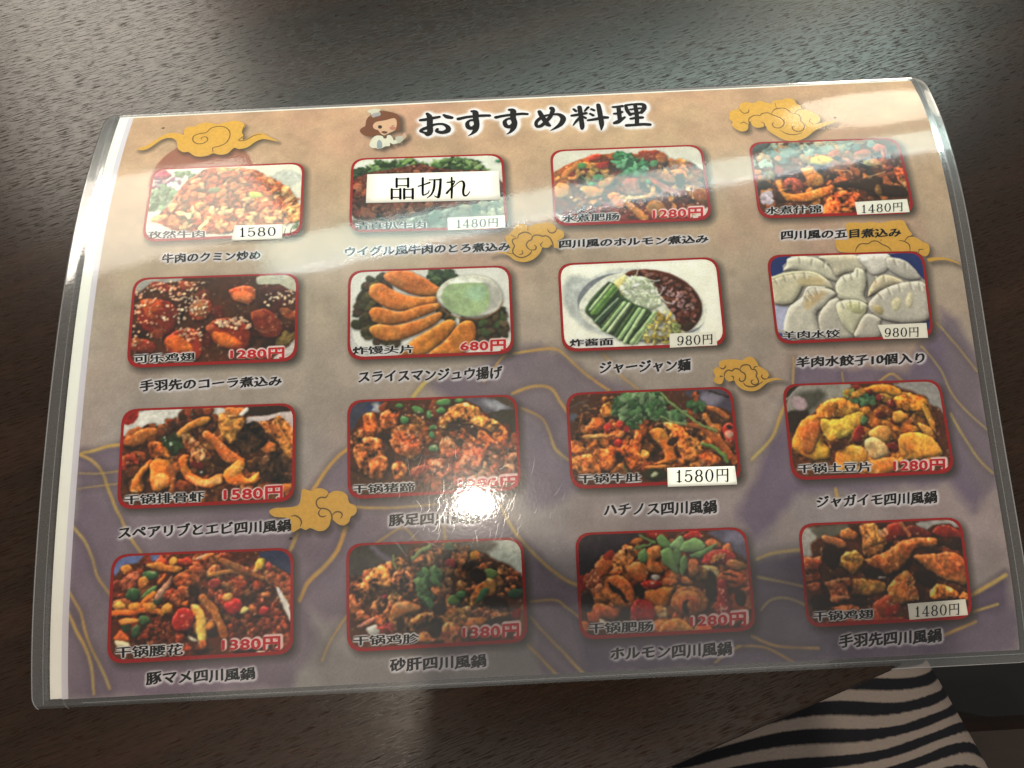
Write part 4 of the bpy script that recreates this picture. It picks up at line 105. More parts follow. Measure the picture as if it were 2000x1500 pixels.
SCRATCH=[[129.36,71.23,128.78,68.74,127.3,67.33],[106.14,44.36,106.24,43.54,105.29,43.12],[101.35,68.5,99.83,66.83,98.38,66.07],[121.56,54.49,121.42,52.0,121.08,50.37],[103.29,55.36,103.44,51.52,102.56,49.04],[144.85,69.25,145.22,65.26,144.76,62.57],[116.73,54.42,116.13,51.93,115.78,50.33],[105.55,35.5,104.69,33.79,104.35,32.75],[99.92,47.66,99.11,46.19,98.86,45.3],[112.51,51.44,112.23,49.88,111.86,48.9],[141.83,40.04,142.04,38.06,141.94,36.69],[149.7,58.91,148.45,58.13,147.14,57.91],[109.65,65.1,109.8,63.54,108.88,62.62],[115.13,56.58,114.15,54.69,113.32,53.62],[110.55,47.23,111.03,45.16,110.46,43.79],[145.24,57.19,143.3,54.37,141.66,52.88],[112.09,69.97,112.04,67.79,112.25,66.27],[146.04,55.04,145.38,52.92,144.76,51.61],[96.87,68.06,97.26,64.1,97.71,61.31],[122.13,43.48,121.9,42.2,121.75,41.36],[127.71,58.78,127.64,57.52,127.28,56.72],[103.77,51.13,103.06,50.36,102.26,50.04],[96.37,46.85,96.18,46.1,96.24,45.6],[123.0,52.51,122.88,50.08,122.09,48.55],[137.05,66.04,136.26,62.45,135.6,60.17],[117.67,54.42,117.6,51.24,116.89,49.19],[128.12,48.85,127.7,47.45,126.89,46.66],[121.04,39.47,119.02,36.12,117.5,34.26],[100.08,44.78,97.73,42.29,95.67,41.15],[106.85,81.28,107.92,77.49,107.15,74.93],[77.15,53.64,77.65,51.01,76.63,49.35],[127.07,48.58,126.55,46.0,126.16,44.35],[143.96,47.65,143.82,45.21,143.84,43.55],[99.47,53.81,101.03,51.48,100.57,49.82],[95.23,57.4,93.59,56.33,93.55,55.76],[129.96,52.93,129.47,50.66,128.81,49.25],[159.66,46.24,159.12,42.5,158.5,40.07],[117.71,42.43,117.7,41.02,117.39,40.11],[94.01,57.33,94.36,55.6,93.99,54.46],[129.5,23.24,129.57,21.72,129.84,20.63],[130.61,44.66,130.57,42.65,130.13,41.34],[140.9,43.7,139.59,41.78,138.71,40.72],[150.16,67.69,148.73,65.09,147.1,63.69],[122.59,54.93,122.89,51.43,122.38,49.1],[58.15,55.35,56.63,52.66,54.41,51.36],[96.4,39.58,96.2,37.62,95.23,36.46],[98.23,38.34,97.78,37.42,97.87,36.82],[132.11,46.37,131.15,44.25,130.24,43.03],[122.95,52.75,123.62,50.68,122.94,49.31],[103.14,45.26,103.12,44.48,103.32,43.92],[115.4,55.36,116.29,53.06,116.36,51.39],[129.12,53.09,128.38,50.62,127.25,49.18],[117.15,67.31,116.35,66.03,115.75,65.33],[106.84,45.0,105.85,41.81,103.96,40.04],[154.1,38.18,153.32,34.27,151.65,31.93],[87.18,69.3,86.56,65.71,85.63,63.49],[124.09,54.38,125.1,50.9,124.4,48.55],[122.51,53.72,124.15,51.6,124.53,49.93],[109.51,47.14,109.89,46.34,109.53,45.81],[105.67,64.75,105.37,62.72,104.38,61.52],[136.19,30.37,137.1,26.81,136.35,24.41],[136.59,49.75,136.5,48.84,135.79,48.34],[141.47,48.45,140.85,46.93,140.74,45.96],[126.23,29.49,125.88,27.53,125.94,26.21],[105.72,14.04,102.76,11.63,99.8,10.72],[123.18,59.78,122.21,57.48,121.08,56.18],[115.82,47.21,115.63,46.23,115.68,45.57],[117.42,43.39,118.07,40.7,118.03,38.81],[123.31,50.91,122.61,49.33,121.14,48.55],[144.89,38.19,144.14,35.69,143.94,34.07],[143.81,40.4,142.51,36.44,140.89,34.1],[138.98,43.04,138.6,40.37,138.03,38.67],[117.12,41.96,115.87,38.78,114.22,36.98],[102.09,47.48,101.81,45.54,101.27,44.34],[112.03,93.08,111.2,89.11,109.14,86.83],[125.74,54.04,126.36,52.87,126.07,52.06],[124.6,59.99,124.63,59.18,124.01,58.72],[106.29,54.21,106.62,51.49,105.43,49.8],[101.57,67.77,100.02,64.06,97.85,62.04],[106.35,49.11,106.46,45.91,105.91,43.81],[127.37,54.72,125.94,53.42,124.94,52.82],[125.65,23.91,124.4,20.64,122.63,18.8],[108.98,52.16,107.23,48.7,104.9,46.88],[105.99,46.5,105.26,44.76,103.68,43.9],[131.66,48.18,131.22,46.91,130.3,46.22],[107.33,55.34,106.3,53.64,106.16,52.6],[107.68,49.56,108.03,47.87,107.94,46.69],[97.97,31.37,96.65,29.13,95.68,27.88],[124.41,57.26,123.34,54.6,121.99,53.1],[134.59,41.54,135.19,37.47,135.09,34.65],[96.6,46.45,95.91,45.79,95.88,45.41],[102.51,67.53,102.23,64.86,101.85,63.13],[90.02,73.14,90.42,70.61,89.61,68.99],[156.16,41.51,155.41,38.49,154.13,36.69],[128.32,60.87,127.0,58.33,126.45,56.81],[84.04,49.12,83.53,47.29,82.5,46.26],[128.73,53.35,127.21,49.95,125.91,47.97],[126.01,43.25,125.21,41.32,124.06,40.25],[105.37,71.43,106.14,69.86,106.01,68.74],[78.45,38.3,77.57,37.16,77.2,36.53],[112.77,39.34,112.92,37.56,112.72,36.37],[54.96,57.96,54.4,55.92,53.71,54.7],[130.46,54.78,129.52,52.6,128.61,51.34],[121.62,56.48,121.41,55.45,121.94,54.68],[89.63,29.14,88.73,25.52,87.79,23.28],[77.86,38.66,76.41,35.81,75.89,34.09],[99.04,48.43,99.18,47.7,98.54,47.29],[92.92,47.19,92.99,46.06,93.1,45.28],[122.57,57.38,122.33,56.72,123.02,56.18],[122.7,58.16,121.89,54.6,121.55,52.29],[143.37,52.11,142.58,49.31,141.61,47.62],[147.29,50.07,147.32,47.6,146.69,45.99],[108.15,60.21,108.06,56.52,106.95,54.2],[127.65,64.2,126.8,62.92,125.72,62.3],[124.6,45.73,123.81,42.25,122.76,40.11],[123.02,49.97,122.01,49.42,121.99,49.13],[128.17,41.38,129.78,39.38,130.1,37.81],[122.97,37.81,123.33,35.69,123.13,34.24],[116.86,37.12,117.45,33.91,116.72,31.78],[118.39,55.76,117.62,55.05,117.62,54.64],[14.44,89.28,12.72,89.3,11.0,89.31],[31.89,80.46,32.11,79.84,32.33,79.22],[93.55,135.14,94.21,133.57,94.86,132.01],[61.35,8.1,60.62,7.32,59.9,6.54],[139.83,34.93,138.03,33.83,136.24,32.74],[44.76,23.05,44.34,22.55,43.93,22.05],[14.45,116.36,13.96,115.81,13.47,115.26],[86.94,70.0,86.96,69.09,86.99,68.18],[242.89,58.81,241.41,58.85,239.93,58.89],[274.36,101.05,273.61,101.1,272.87,101.16],[45.0,97.48,44.67,95.52,44.35,93.57],[29.28,140.68,28.69,139.52,28.1,138.37],[131.48,72.53,131.54,71.47,131.6,70.41],[166.25,104.53,165.97,102.76,165.69,101.0],[97.42,87.21,97.28,86.47,97.14,85.72],[7.69,162.91,7.63,162.06,7.58,161.22],[197.33,62.55,197.84,60.6,198.35,58.65],[96.56,67.17,96.35,65.05,96.15,62.94],[8.05,167.51,8.35,164.78,8.63,162.09],[44.03,34.92,43.53,34.76,43.03,34.59],[190.93,80.84,191.98,79.88,193.03,78.93],[258.34,112.2,258.26,111.11,258.18,110.01],[156.5,75.14,157.88,74.34,159.27,73.53],[35.29,10.84,34.54,9.34,33.79,7.83],[155.17,122.45,155.32,121.58,155.48,120.72],[-2.24,169.74,-3.16,168.92,-4.09,168.1],[253.92,81.89,253.98,80.77,254.04,79.66],[82.4,83.71,83.1,82.43,83.8,81.15],[25.24,172.52,25.27,169.65,25.3,166.83],[185.48,85.49,184.22,84.61,182.96,83.73],[109.55,148.74,108.89,146.69,108.23,144.66],[141.36,99.98,142.01,98.77,142.66,97.55],[219.88,4.07,218.44,2.74,217.0,1.42],[257.45,93.05,256.87,91.92,256.28,90.79],[126.77,156.88,126.76,155.73,126.76,154.58],[111.37,38.55,110.02,38.61,108.68,38.66],[13.01,49.43,12.72,47.62,12.43,45.82],[96.18,58.73,96.61,58.11,97.03,57.5],[257.97,29.17,256.9,27.82,255.83,26.46],[245.96,3.84,245.61,2.81,245.25,1.78],[31.63,20.19,31.8,19.66,31.96,19.12],[158.79,124.36,157.77,123.33,156.75,122.3],[180.6,74.02,181.3,72.03,181.99,70.04],[204.71,161.37,203.51,159.37,202.33,157.4],[41.6,38.95,42.84,37.44,44.08,35.93],[169.24,108.66,169.42,107.37,169.61,106.1],[155.21,81.62,154.56,79.61,153.92,77.61],[40.3,10.37,40.35,9.63,40.4,8.9],[266.64,78.75,265.91,78.44,265.19,78.13],[145.07,33.78,142.7,33.59,140.33,33.39],[17.0,11.35,17.25,10.96,17.49,10.57],[234.79,12.75,233.91,11.85,233.04,10.95],[163.12,88.58,161.56,87.38,160.01,86.19],[125.54,15.98,124.51,14.84,123.49,13.71],[210.28,138.4,208.68,137.17,207.09,135.94],[24.36,66.73,24.08,66.36,23.8,65.98],[108.19,133.9,108.49,131.86,108.78,129.84],[67.91,73.09,66.51,72.7,65.1,72.3],[215.41,8.57,215.18,7.93,214.96,7.3],[205.61,92.33,205.34,91.75,205.07,91.18],[88.66,128.67,90.22,127.51,91.79,126.36],[72.8,55.18,72.76,54.28,72.72,53.39],[109.17,83.98,109.92,83.65,110.68,83.32],[77.07,37.27,77.18,36.57,77.29,35.87],[108.84,16.85,109.76,15.46,110.67,14.07],[39.14,151.5,39.86,149.47,40.57,147.47],[25.45,95.5,25.04,94.37,24.63,93.24],[169.87,83.3,170.51,82.0,171.16,80.71],[172.45,120.88,172.96,118.35,173.48,115.84],[194.1,141.25,193.65,139.26,193.21,137.28],[91.84,42.5,94.75,38.83,96.74,36.43],[92.46,42.16,94.07,40.24,95.53,38.33],[101.07,41.47,104.19,40.25,106.81,38.59],[98.47,71.87,96.02,69.53,94.71,67.16],[102.85,73.33,101.53,72.15,100.06,70.99],[88.71,57.81,88.61,55.44,88.35,53.09],[81.58,56.53,81.65,53.77,81.56,51.03],[77.17,59.08,77.17,55.14,77.01,51.23],[182.92,71.0,183.47,66.04,183.77,61.94],[268.83,171.29,269.86,169.38,270.72,167.51]]
DOTS=[7.96,196.19,-6.82,72.22,60.99,43.86,252.0,185.04]

scn = bpy.context.scene
COL = scn.collection

# ------------------------------------------------------------------ camera
cam_d = bpy.data.cameras.new('camera'); cam = bpy.data.objects.new('camera', cam_d); COL.objects.link(cam)
_R = np.array(ROT)
cam.matrix_world = Matrix((( _R[0][0], -_R[1][0], -_R[2][0], CAM[0]), (_R[0][1], -_R[1][1], -_R[2][1], CAM[1]),
                           (_R[0][2], -_R[1][2], -_R[2][2], CAM[2]), (0, 0, 0, 1)))
cam_d.sensor_width = 36; cam_d.lens = F / 2000 * 36
cam_d.clip_start = 0.01; cam_d.clip_end = 50
scn.camera = cam

# ------------------------------------------------------------------ light: room lamps, one added fill, dim surroundings
world = bpy.data.worlds.new('World'); scn.world = world; world.use_nodes = True
world.node_tree.nodes['Background'].inputs[0].default_value = (1.0, 0.92, 0.83, 1)
world.node_tree.nodes['Background'].inputs[1].default_value = 0.16
def lamp(name, loc, aim, size, power, col, shape='RECTANGLE', size_y=None, roll=None):
    d = bpy.data.lights.new(name, 'AREA'); d.shape = shape; d.size = size
    if size_y: d.size_y = size_y
    d.energy = power; d.color = col
    o = bpy.data.objects.new(name, d); COL.objects.link(o); o.location = loc
    if roll is not None: o.rotation_euler = (0, 0, roll)
    else: o.rotation_euler = (Vector(aim) - Vector(loc)).to_track_quat('-Z', 'Y').to_euler()
    return o
lamp('downlight', (0.11, -0.02, 1.5), (0.11, 0.05, 0), 0.055, 3.1, (1.0, 0.90, 0.74), 'DISK')
lamp('ceiling_strip_light', (0.47, 1.25, 1.5), None, 1.95, 9.6, (0.78, 1.0, 0.90), 'RECTANGLE', 0.27, math.radians(15))
lamp('ceiling_tube_light', (0.505, 1.125, 1.5), None, 1.9, 4.2, (0.84, 0.96, 1.0), 'RECTANGLE', 0.045, math.radians(15))
lamp('warm_panel_light', (-0.93, 1.72, 1.5), None, 0.60, 13.5, (1.0, 0.91, 0.78), 'RECTANGLE', 1.3, math.radians(20))
lamp('warm_far_light', (1.45, 2.4, 1.5), (0.2, 0.15, 0), 0.6, 7.0, (1.0, 0.88, 0.70), 'ELLIPSE', 0.8)
lamp('added_fill_light', (0.2, -1.3, 2.2), (0.15, 0.0, 0), 2.2, 6.5, (1.0, 0.93, 0.84), 'SQUARE')  # unseen fill lamp, added to lighten the lower rows
scn.view_settings.view_transform = 'Standard'; scn.view_settings.look = 'None'
scn.view_settings.gamma = 1; scn.view_settings.use_curve_mapping = False
scn.view_settings.exposure = 1.04
scn.cycles.transparent_max_bounces = 24; scn.cycles.max_bounces = 10; scn.cycles.sample_clamp_indirect = 6

# ------------------------------------------------------------------ the bent sheet
SS = np.linspace(-0.02, 0.24, 261); UG = np.linspace(-0.03, 0.32, 15); DS = SS[1] - SS[0]
_s = SS / 0.21
_th = sum(A[i] * _s ** i for i in range(5))[None] + (UG - 0.14)[:, None] / 0.14 * (B[0] + B[1] * _s ** 2 + B[2] * _s ** 4)[None]
_m = (_th[:, :-1] + _th[:, 1:]) / 2
YG = np.concatenate([np.zeros((15, 1)), np.cumsum(np.cos(_m), 1) * DS], 1); ZG = np.concatenate([np.zeros((15, 1)), np.cumsum(np.sin(_m), 1) * DS], 1)
YG -= YG[:, 20:21]; ZG -= ZG[:, 20:21]; ZG += 0.0006
def bil(G, u, v):
    a = np.clip((u - UG[0]) / (UG[1] - UG[0]), 0, 13.999); b = np.clip((v - SS[0]) / DS, 0, 259.999)
    i = a.astype(int); j = b.astype(int); fa = a - i; fb = b - j
    return (G[i, j] * (1 - fa) + G[i + 1, j] * fa) * (1 - fb) + (G[i, j + 1] * (1 - fa) + G[i + 1, j + 1] * fa) * fb
def sheet(uv, off=0.0):
    """millimetres on the sheet -> metres in the room, off millimetres above the paper"""
    uv = np.asarray(uv, float).reshape(-1, 2) / 1000
    def S(q): return np.stack([q[:, 0], bil(YG, q[:, 0], q[:, 1]), bil(ZG, q[:, 0], q[:, 1])], 1)
    P = S(uv); off = np.asarray(off, float) / 1000
    a = S(uv + [5e-4, 0]) - S(uv - [5e-4, 0]); b = S(uv + [0, 5e-4]) - S(uv - [0, 5e-4])
    n = np.cross(a, b); n /= np.linalg.norm(n, axis=1, keepdims=True)
    return P + n * (off[:, None] if off.ndim else off)

# ------------------------------------------------------------------ helpers
def lin(h):
    if isinstance(h, str): h = [int(h[i:i + 2], 16) / 255 for i in (0, 2, 4)]
    h = np.asarray(h, float)
    return np.where(h <= 0.04045, h / 12.92, ((np.clip(h, 0, None) + 0.055) / 1.055) ** 2.4)
def link(name, me, mat, parent=None, smooth=False):
    o = bpy.data.objects.new(name, me); COL.objects.link(o)
    for m in (mat if isinstance(mat, (list, tuple)) else [mat]): me.materials.append(m)
    if parent: o.parent = parent
    if smooth: me.polygons.foreach_set('use_smooth', np.ones(len(me.polygons), bool))
    return o
def tag(o, label=None, cat=None, group=None, kind=None):
    for k, v in (('label', label), ('category', cat), ('group', group), ('kind', kind)):
        if v: o[k] = v
    return o
def big_mesh(name, V, Q, col=None):
    """mesh from vertex array and quad array, with an optional colour per vertex"""
    me = bpy.data.meshes.new(name); me.vertices.add(len(V)); me.vertices.foreach_set('co', np.asarray(V, np.float32).ravel())
    n = len(Q); me.loops.add(n * 4); me.polygons.add(n)
    me.loops.foreach_set('vertex_index', np.asarray(Q, np.int32).ravel())
    me.polygons.foreach_set('loop_start', np.arange(0, n * 4, 4, dtype=np.int32)); me.polygons.foreach_set('loop_total', np.full(n, 4, np.int32))
    me.update(); me.validate()
    if col is not None:
        at = me.color_attributes.new('Col', 'FLOAT_COLOR', 'POINT')
        at.data.foreach_set('color', np.c_[col, np.ones(len(col))].astype(np.float32).ravel())
    return me
def grid_quads(nx, ny):
    i = np.arange(nx * ny).reshape(ny, nx)
    return np.stack([i[1:, :-1], i[1:, 1:], i[:-1, 1:], i[:-1, :-1]], -1).reshape(-1, 4)
def quadmap(q, s, t):
    """s,t in 0..1 from the top left of a quad TL TR BR BL"""
    q = np.asarray(q, float).reshape(4, 2); s = np.asarray(s)[..., None]; t = np.asarray(t)[..., None]
    return (q[0] * (1 - s) + q[1] * s) * (1 - t) + (q[3] * (1 - s) + q[2] * s) * t
def spline(P, n=6, closed=False):
    P = np.asarray(P, float)
    if len(P) < 3 and not closed: return np.array([P[0] + (P[-1] - P[0]) * k / n for k in range(n + 1)])
    out = []; N = len(P); rng = range(N if closed else N - 1)
    for i in rng:
        g = lambda k: P[k % N] if closed else P[min(max(k, 0), N - 1)]
        a, b, c, d = g(i - 1), g(i), g(i + 1), g(i + 2)
        for k in range(n):
            t = k / n; out.append(.5 * (2 * b + (c - a) * t + (2 * a - 5 * b + 4 * c - d) * t * t + (3 * b - a - 3 * c + d) * t ** 3))
    if not closed: out.append(P[-1])
    return np.array(out)
def blur(M, s):
    if s <= 0: return M
    r = max(1, int(s * 2.6 + .5)); k = np.exp(-.5 * (np.arange(-r, r + 1) / s) ** 2); k /= k.sum()
    for ax in (0, 1):
        pad = [(0, 0)] * M.ndim; pad[ax] = (r, r); Q = np.pad(M, pad, mode='edge'); o = 0
        n = M.shape[ax]
        for i, w in enumerate(k): o = o + w * (Q[i:i + n] if ax == 0 else Q[:, i:i + n])
        M = o
    return M
def vnoise(nx, ny, cell, rng):
    gx, gy = int(nx / cell) + 3, int(ny / cell) + 3; G = rng.uniform(-1, 1, (gy, gx))
    x = np.arange(nx) / cell; y = np.arange(ny) / cell; i = x.astype(int); j = y.astype(int); fx = x - i; fy = y - j
    fx = fx * fx * (3 - 2 * fx); fy = (fy * fy * (3 - 2 * fy))[:, None]
    a = G[j][:, i] * (1 - fx) + G[j][:, i + 1] * fx; b = G[j + 1][:, i] * (1 - fx) + G[j + 1][:, i + 1] * fx
    return a * (1 - fy) + b * fy
def fbm(nx, ny, cell, rng, octv=3):
    o = 0; w = 1
    for k in range(octv):
        o = o + w * vnoise(nx, ny, max(cell / 2 ** k, 1.01), rng); w *= .55
    return o

# ------------------------------------------------------------------ printing: colours laid down on a raster of points
def poly_sd(X, Y, P):
    """signed distance (negative inside) to a closed polygon"""
    d = np.full(X.shape, 1e9); ins = np.zeros(X.shape, bool); N = len(P)
    for i in range(N):
        (x0, y0), (x1, y1) = P[i], P[(i + 1) % N]; ex, ey = x1 - x0, y1 - y0; L = ex * ex + ey * ey + 1e-9
        t = np.clip(((X - x0) * ex + (Y - y0) * ey) / L, 0, 1); d = np.minimum(d, (X - x0 - t * ex) ** 2 + (Y - y0 - t * ey) ** 2)
        if y0 != y1: ins ^= ((y0 > Y) != (y1 > Y)) & (X < ex * (Y - y0) / (ey if ey else 1e-9) + x0)
    d = np.sqrt(d); return np.where(ins, -d, d)
def line_sd(X, Y, P, w):
    d = np.full(X.shape, 1e9)
    for i in range(len(P) - 1):
        (x0, y0), (x1, y1) = P[i], P[i + 1]; ex, ey = x1 - x0, y1 - y0
        t = np.clip(((X - x0) * ex + (Y - y0) * ey) / (ex * ex + ey * ey + 1e-9), 0, 1)
        d = np.minimum(d, (X - x0 - t * ex) ** 2 + (Y - y0 - t * ey) ** 2)
    return np.sqrt(d) - w / 2
class Print:
    def __init__(s, nx, ny, wx, wy, seed):
        s.nx, s.ny = nx, ny; s.x = (np.arange(nx) / (nx - 1)) * wx; s.y = (np.arange(ny) / (ny - 1)) * wy
        s.px = wx / (nx - 1); s.rng = np.random.default_rng(seed); s.im = np.zeros((ny, nx, 3))
        s.n1 = fbm(nx, ny, 4, s.rng, 2); s.n2 = fbm(nx, ny, 13, s.rng, 3)
    def box(s, x0, y0, x1, y1):
        i0, i1 = np.searchsorted(s.x, [x0, x1]); j0, j1 = np.searchsorted(s.y, [y0, y1])
        return max(i0 - 1, 0), min(i1 + 1, s.nx), max(j0 - 1, 0), min(j1 + 1, s.ny)
    def put(s, bx, fn, col, soft=8., dome=.38, sh=.30, tx=.10):
        m = soft * 2 + 14
        col = rgb(int(col)) if np.ndim(col) == 0 else col
        i0, i1, j0, j1 = s.box(bx[0] - m, bx[1] - m, bx[2] + m, bx[3] + m)
        if i1 - i0 < 2 or j1 - j0 < 2: return
        X, Y = np.meshgrid(s.x[i0:i1], s.y[j0:j1]); sd = fn(X, Y); im = s.im[j0:j1, i0:i1]
        if sh > 0:
            q = max(1, int(round(5 / s.px))); dy = min(q, sd.shape[0] - 1); dx = min(max(1, q // 2), sd.shape[1] - 1)
            sp = np.pad(sd, ((dy, 0), (dx, 0)), mode='edge')[:-dy, :-dx]
            im *= (1 - sh * .6 * np.clip(.75 - np.minimum(sp, sd + 4) / 18, 0, 1))[..., None]
        a = np.clip(.5 - sd / soft, 0, 1); c = np.ones(sd.shape + (3,)) * col
        if dome > 0:
            dep = np.clip(-sd, 0, None); D = min(dep.max() + 1e-6, 42); h = np.sqrt(np.clip(1 - (1 - np.clip(dep / D, 0, 1)) ** 2, 0, 1))
            gy, gx = np.gradient(h); k = D / s.px * .55
            c *= np.clip(1 + dome * np.clip(gy * k * .8 + gx * k * .35, -.75, .8) - .16 * dome * (1 - h), .1, 2)[..., None]
            if dome > .55 and col[0] > col[2]:
                gl = np.clip(gy * k * .8 + gx * k * .5 + .5 * (s.n1[j0:j1, i0:i1]) - .42, 0, 1) * np.clip(h * 1.6, 0, 1) * dome; c += (np.array([1., .88, .72]) - c) * np.clip(gl * .75, 0, .8)[..., None]
        c *= (1 + tx * (s.n1[j0:j1, i0:i1] * .75 + s.n2[j0:j1, i0:i1] * .75))[..., None]
        im += (c - im) * a[..., None]; np.clip(im, 0, 1.15, out=im)
    def blob(s, x, y, rx, ry, rot, col, wob=.14, **k):
        if np.ndim(col) and col[1] > col[0] * 1.05 and wob > .1: wob = .42; k['dome'] = k.get('dome', .4) * .6      # torn leaves
        ph = s.rng.uniform(0, 6.28, 3); c, sn = math.cos(rot), math.sin(rot); r = max(rx, ry) * 1.2
        def fn(X, Y):
            u = ((X - x) * c + (Y - y) * sn) / rx; v = (-(X - x) * sn + (Y - y) * c) / ry; rr = np.sqrt(u * u + v * v) + 1e-6
            an = np.arctan2(v, u); w = 1 + wob * (np.sin(2 * an + ph[0]) * .6 + np.sin(3 * an + ph[1]) * .5 + np.sin(5 * an + ph[2]) * .3)
            return (rr - w) * min(rx, ry)
        s.put((x - r, y - r, x + r, y + r), fn, col, **k)
def parse(k):
    """soft edge, dome, shadow, texture; -1 keeps the default"""
    o = {}
    for n, v, d in zip(('soft', 'dome', 'sh', 'tx'), k, (1, 100, 100, 100)):
        if v >= 0: o[n] = max(v, 1) if n == 'soft' else v / d
    return o
def rgb(v): return np.array([v >> 16 & 255, v >> 8 & 255, v & 255]) / 255
def inside(x, y, P):
    r = False; N = len(P)
    for i in range(N):
        (x0, y0), (x1, y1) = P[i], P[(i + 1) % N]
        if (y0 > y) != (y1 > y) and x < (x1 - x0) * (y - y0) / (y1 - y0) + x0: r = not r
    return r
def paint(ops, nx, ny, seed, bend=1.25, tex=1.0, gain=1.0):
    c = Print(nx, ny, 1000., 600., seed)
    for o in ops:
        t = o[0]
        if t == 'b':
            q = rgb(o[1]); q = q if q.mean() > .4 else q * .45 + np.array([.38, .19, .10]) * .55
            c.im[:] = q; c.im *= (1 + (.03 if q.mean() > .4 else .08) * c.n2)[..., None]
        elif t == 'e': c.blob(o[2][0], o[2][1], max(o[3], 2), max(o[4], 2), o[5], o[1], wob=.06, **parse(o[6]))
        elif t == 'p':
            P = spline(np.array(o[2], float).reshape(-1, 2), 4, True)
            c.put((*P.min(0), *P.max(0)), lambda X, Y: poly_sd(X, Y, P) + c.n2[0, 0], o[1], **parse(o[3]))
        elif t == 'l':
            P = spline(np.array(o[3], float).reshape(-1, 2), 4); w = o[2]
            c.put((*(P.min(0) - w), *(P.max(0) + w)), lambda X, Y: line_sd(X, Y, P, w), o[1], **parse(o[4]))
        elif t == 'x':
            P = np.array(o[6], float).reshape(-1, 2); lo, hi = P.min(0), P.max(0); cs = o[1]; k = parse(o[7]); n = 0; g = 0
            while n < o[2] and g < o[2] * 12:
                g += 1; x, y = c.rng.uniform(lo, hi)
                if not inside(x, y, P): continue
                n += 1; r = c.rng.uniform(o[3], o[4]); el = c.rng.uniform(1, o[5])
                h = cs[c.rng.integers(len(cs))]; b = c.rng.uniform(.84, 1.14)
                h = np.clip(rgb(h) * b, 0, 1)
                kk = dict(k); kk.setdefault('soft', 6.); kk['sh'] = kk.get('sh', .4) * .75; kk['dome'] = kk.get('dome', .4) * .7
                c.blob(x, y, r * el ** .5, r / el ** .5, c.rng.uniform(0, 3.14), h, **kk)
    im = c.im
    # break the outlines up: bend the picture by small turbulent shifts, then add glints and mottle
    dx = fbm(nx, ny, 9, c.rng, 3) * bend; dy = fbm(nx, ny, 9, c.rng, 3) * bend
    jj, ii = np.mgrid[0:ny, 0:nx]; fx = np.clip(ii + dx, 0, nx - 1.001); fy = np.clip(jj + dy, 0, ny - 1.001); i = fx.astype(int); j = fy.astype(int); fx = (fx - i)[..., None]; fy = (fy - j)[..., None]
    im = (im[j, i] * (1 - fx) + im[j, i + 1] * fx) * (1 - fy) + (im[j + 1, i] * (1 - fx) + im[j + 1, i + 1] * fx) * fy
    lum = im.mean(-1); sat = im.max(-1) - im.min(-1); food = (np.clip((sat - .08) / .15, 0, 1) * np.clip((im[..., 0] - im[..., 1]) / .06, 0, 1))[..., None]
    g = np.clip(fbm(nx, ny, 5, c.rng, 2) - .62, 0, 1)[..., None]; im = im + tex * food * g * (np.array([1., .86, .66]) - im) * .75
    d = np.clip(fbm(nx, ny, 7, c.rng, 3) - .45, 0, 1)[..., None]; im = im * (1 - tex * food * d * .17)
    im = im * (1 + tex * food * .10 * fbm(nx, ny, 3, c.rng, 2)[..., None])
    rdg = 1 - 2 * np.abs(fbm(nx, ny, 8, c.rng, 3)); r2 = 1 - 2.2 * np.abs(fbm(nx, ny, 15, c.rng, 3))
    im = im * (1 + tex * food * (.08 * rdg + .06 * r2)[..., None]); hue = fbm(nx, ny, 22, c.rng, 3)[..., None]; im = im * (1 + tex * food * hue * np.array([.05, -.09, -.14]))
    im = blur(im, .7); im = im + (im - blur(im, 2.5)) * .25
    im = np.clip(im, 0, 1.2) ** .93; gray = im.mean(-1, keepdims=True); im = (gray + (im - gray) * 1.04) * (1 + tex * food * (np.array([1.07, .98, .88]) - 1)) * gain
    im = .02 + im * 1.0
    im *= (1 + .03 * c.rng.normal(size=im.shape[:2]))[..., None]
    return np.clip(im, 0, 1), c

# ------------------------------------------------------------------ lettering
_tmp = []
def glyphs(text, bold, res=3, space=1.0, shifts=None, slant=0):
    """triangulated outlines of a line of text in its own 0..1 box"""
    c = bpy.data.curves.new('lettering', 'FONT'); c.body = text; c.size = 1; c.offset = 0; c.resolution_u = res; c.space_character = space
    o = bpy.data.objects.new('lettering', c); COL.objects.link(o); dg = bpy.context.evaluated_depsgraph_get()
    me = bpy.data.meshes.new_from_object(o.evaluated_get(dg))
    V = np.empty(len(me.vertices) * 3, np.float32); me.vertices.foreach_get('co', V); V = V.reshape(-1, 3)[:, :2].astype(float)
    me.calc_loop_triangles(); T = np.empty(len(me.loop_triangles) * 3, np.int32); me.loop_triangles.foreach_get('vertices', T); T = T.reshape(-1, 3)
    bpy.data.meshes.remove(me); bpy.data.objects.remove(o); bpy.data.curves.remove(c)
    # heavier strokes: the line is overprinted with small shifts, each a hair higher
    if shifts is None: shifts = [(0, 0), (bold, .0), (-bold, .0), (0, bold), (0, -bold), (bold * .7, bold * .7), (-bold * .7, -bold * .7)]
    if slant: V[:, 1] += slant * ((V[:, 0] + .02) % 1.0 - .5)
    n = len(V); H_ = np.repeat(np.arange(len(shifts)), n); T = np.concatenate([T + i * n for i in range(len(shifts))]); V = np.concatenate([V + s_ for s_ in shifts])
    lo, hi = V.min(0), V.max(0); V = (V - lo) / (hi - lo); V[:, 1] = 1 - V[:, 1]
    return np.c_[V, H_], T
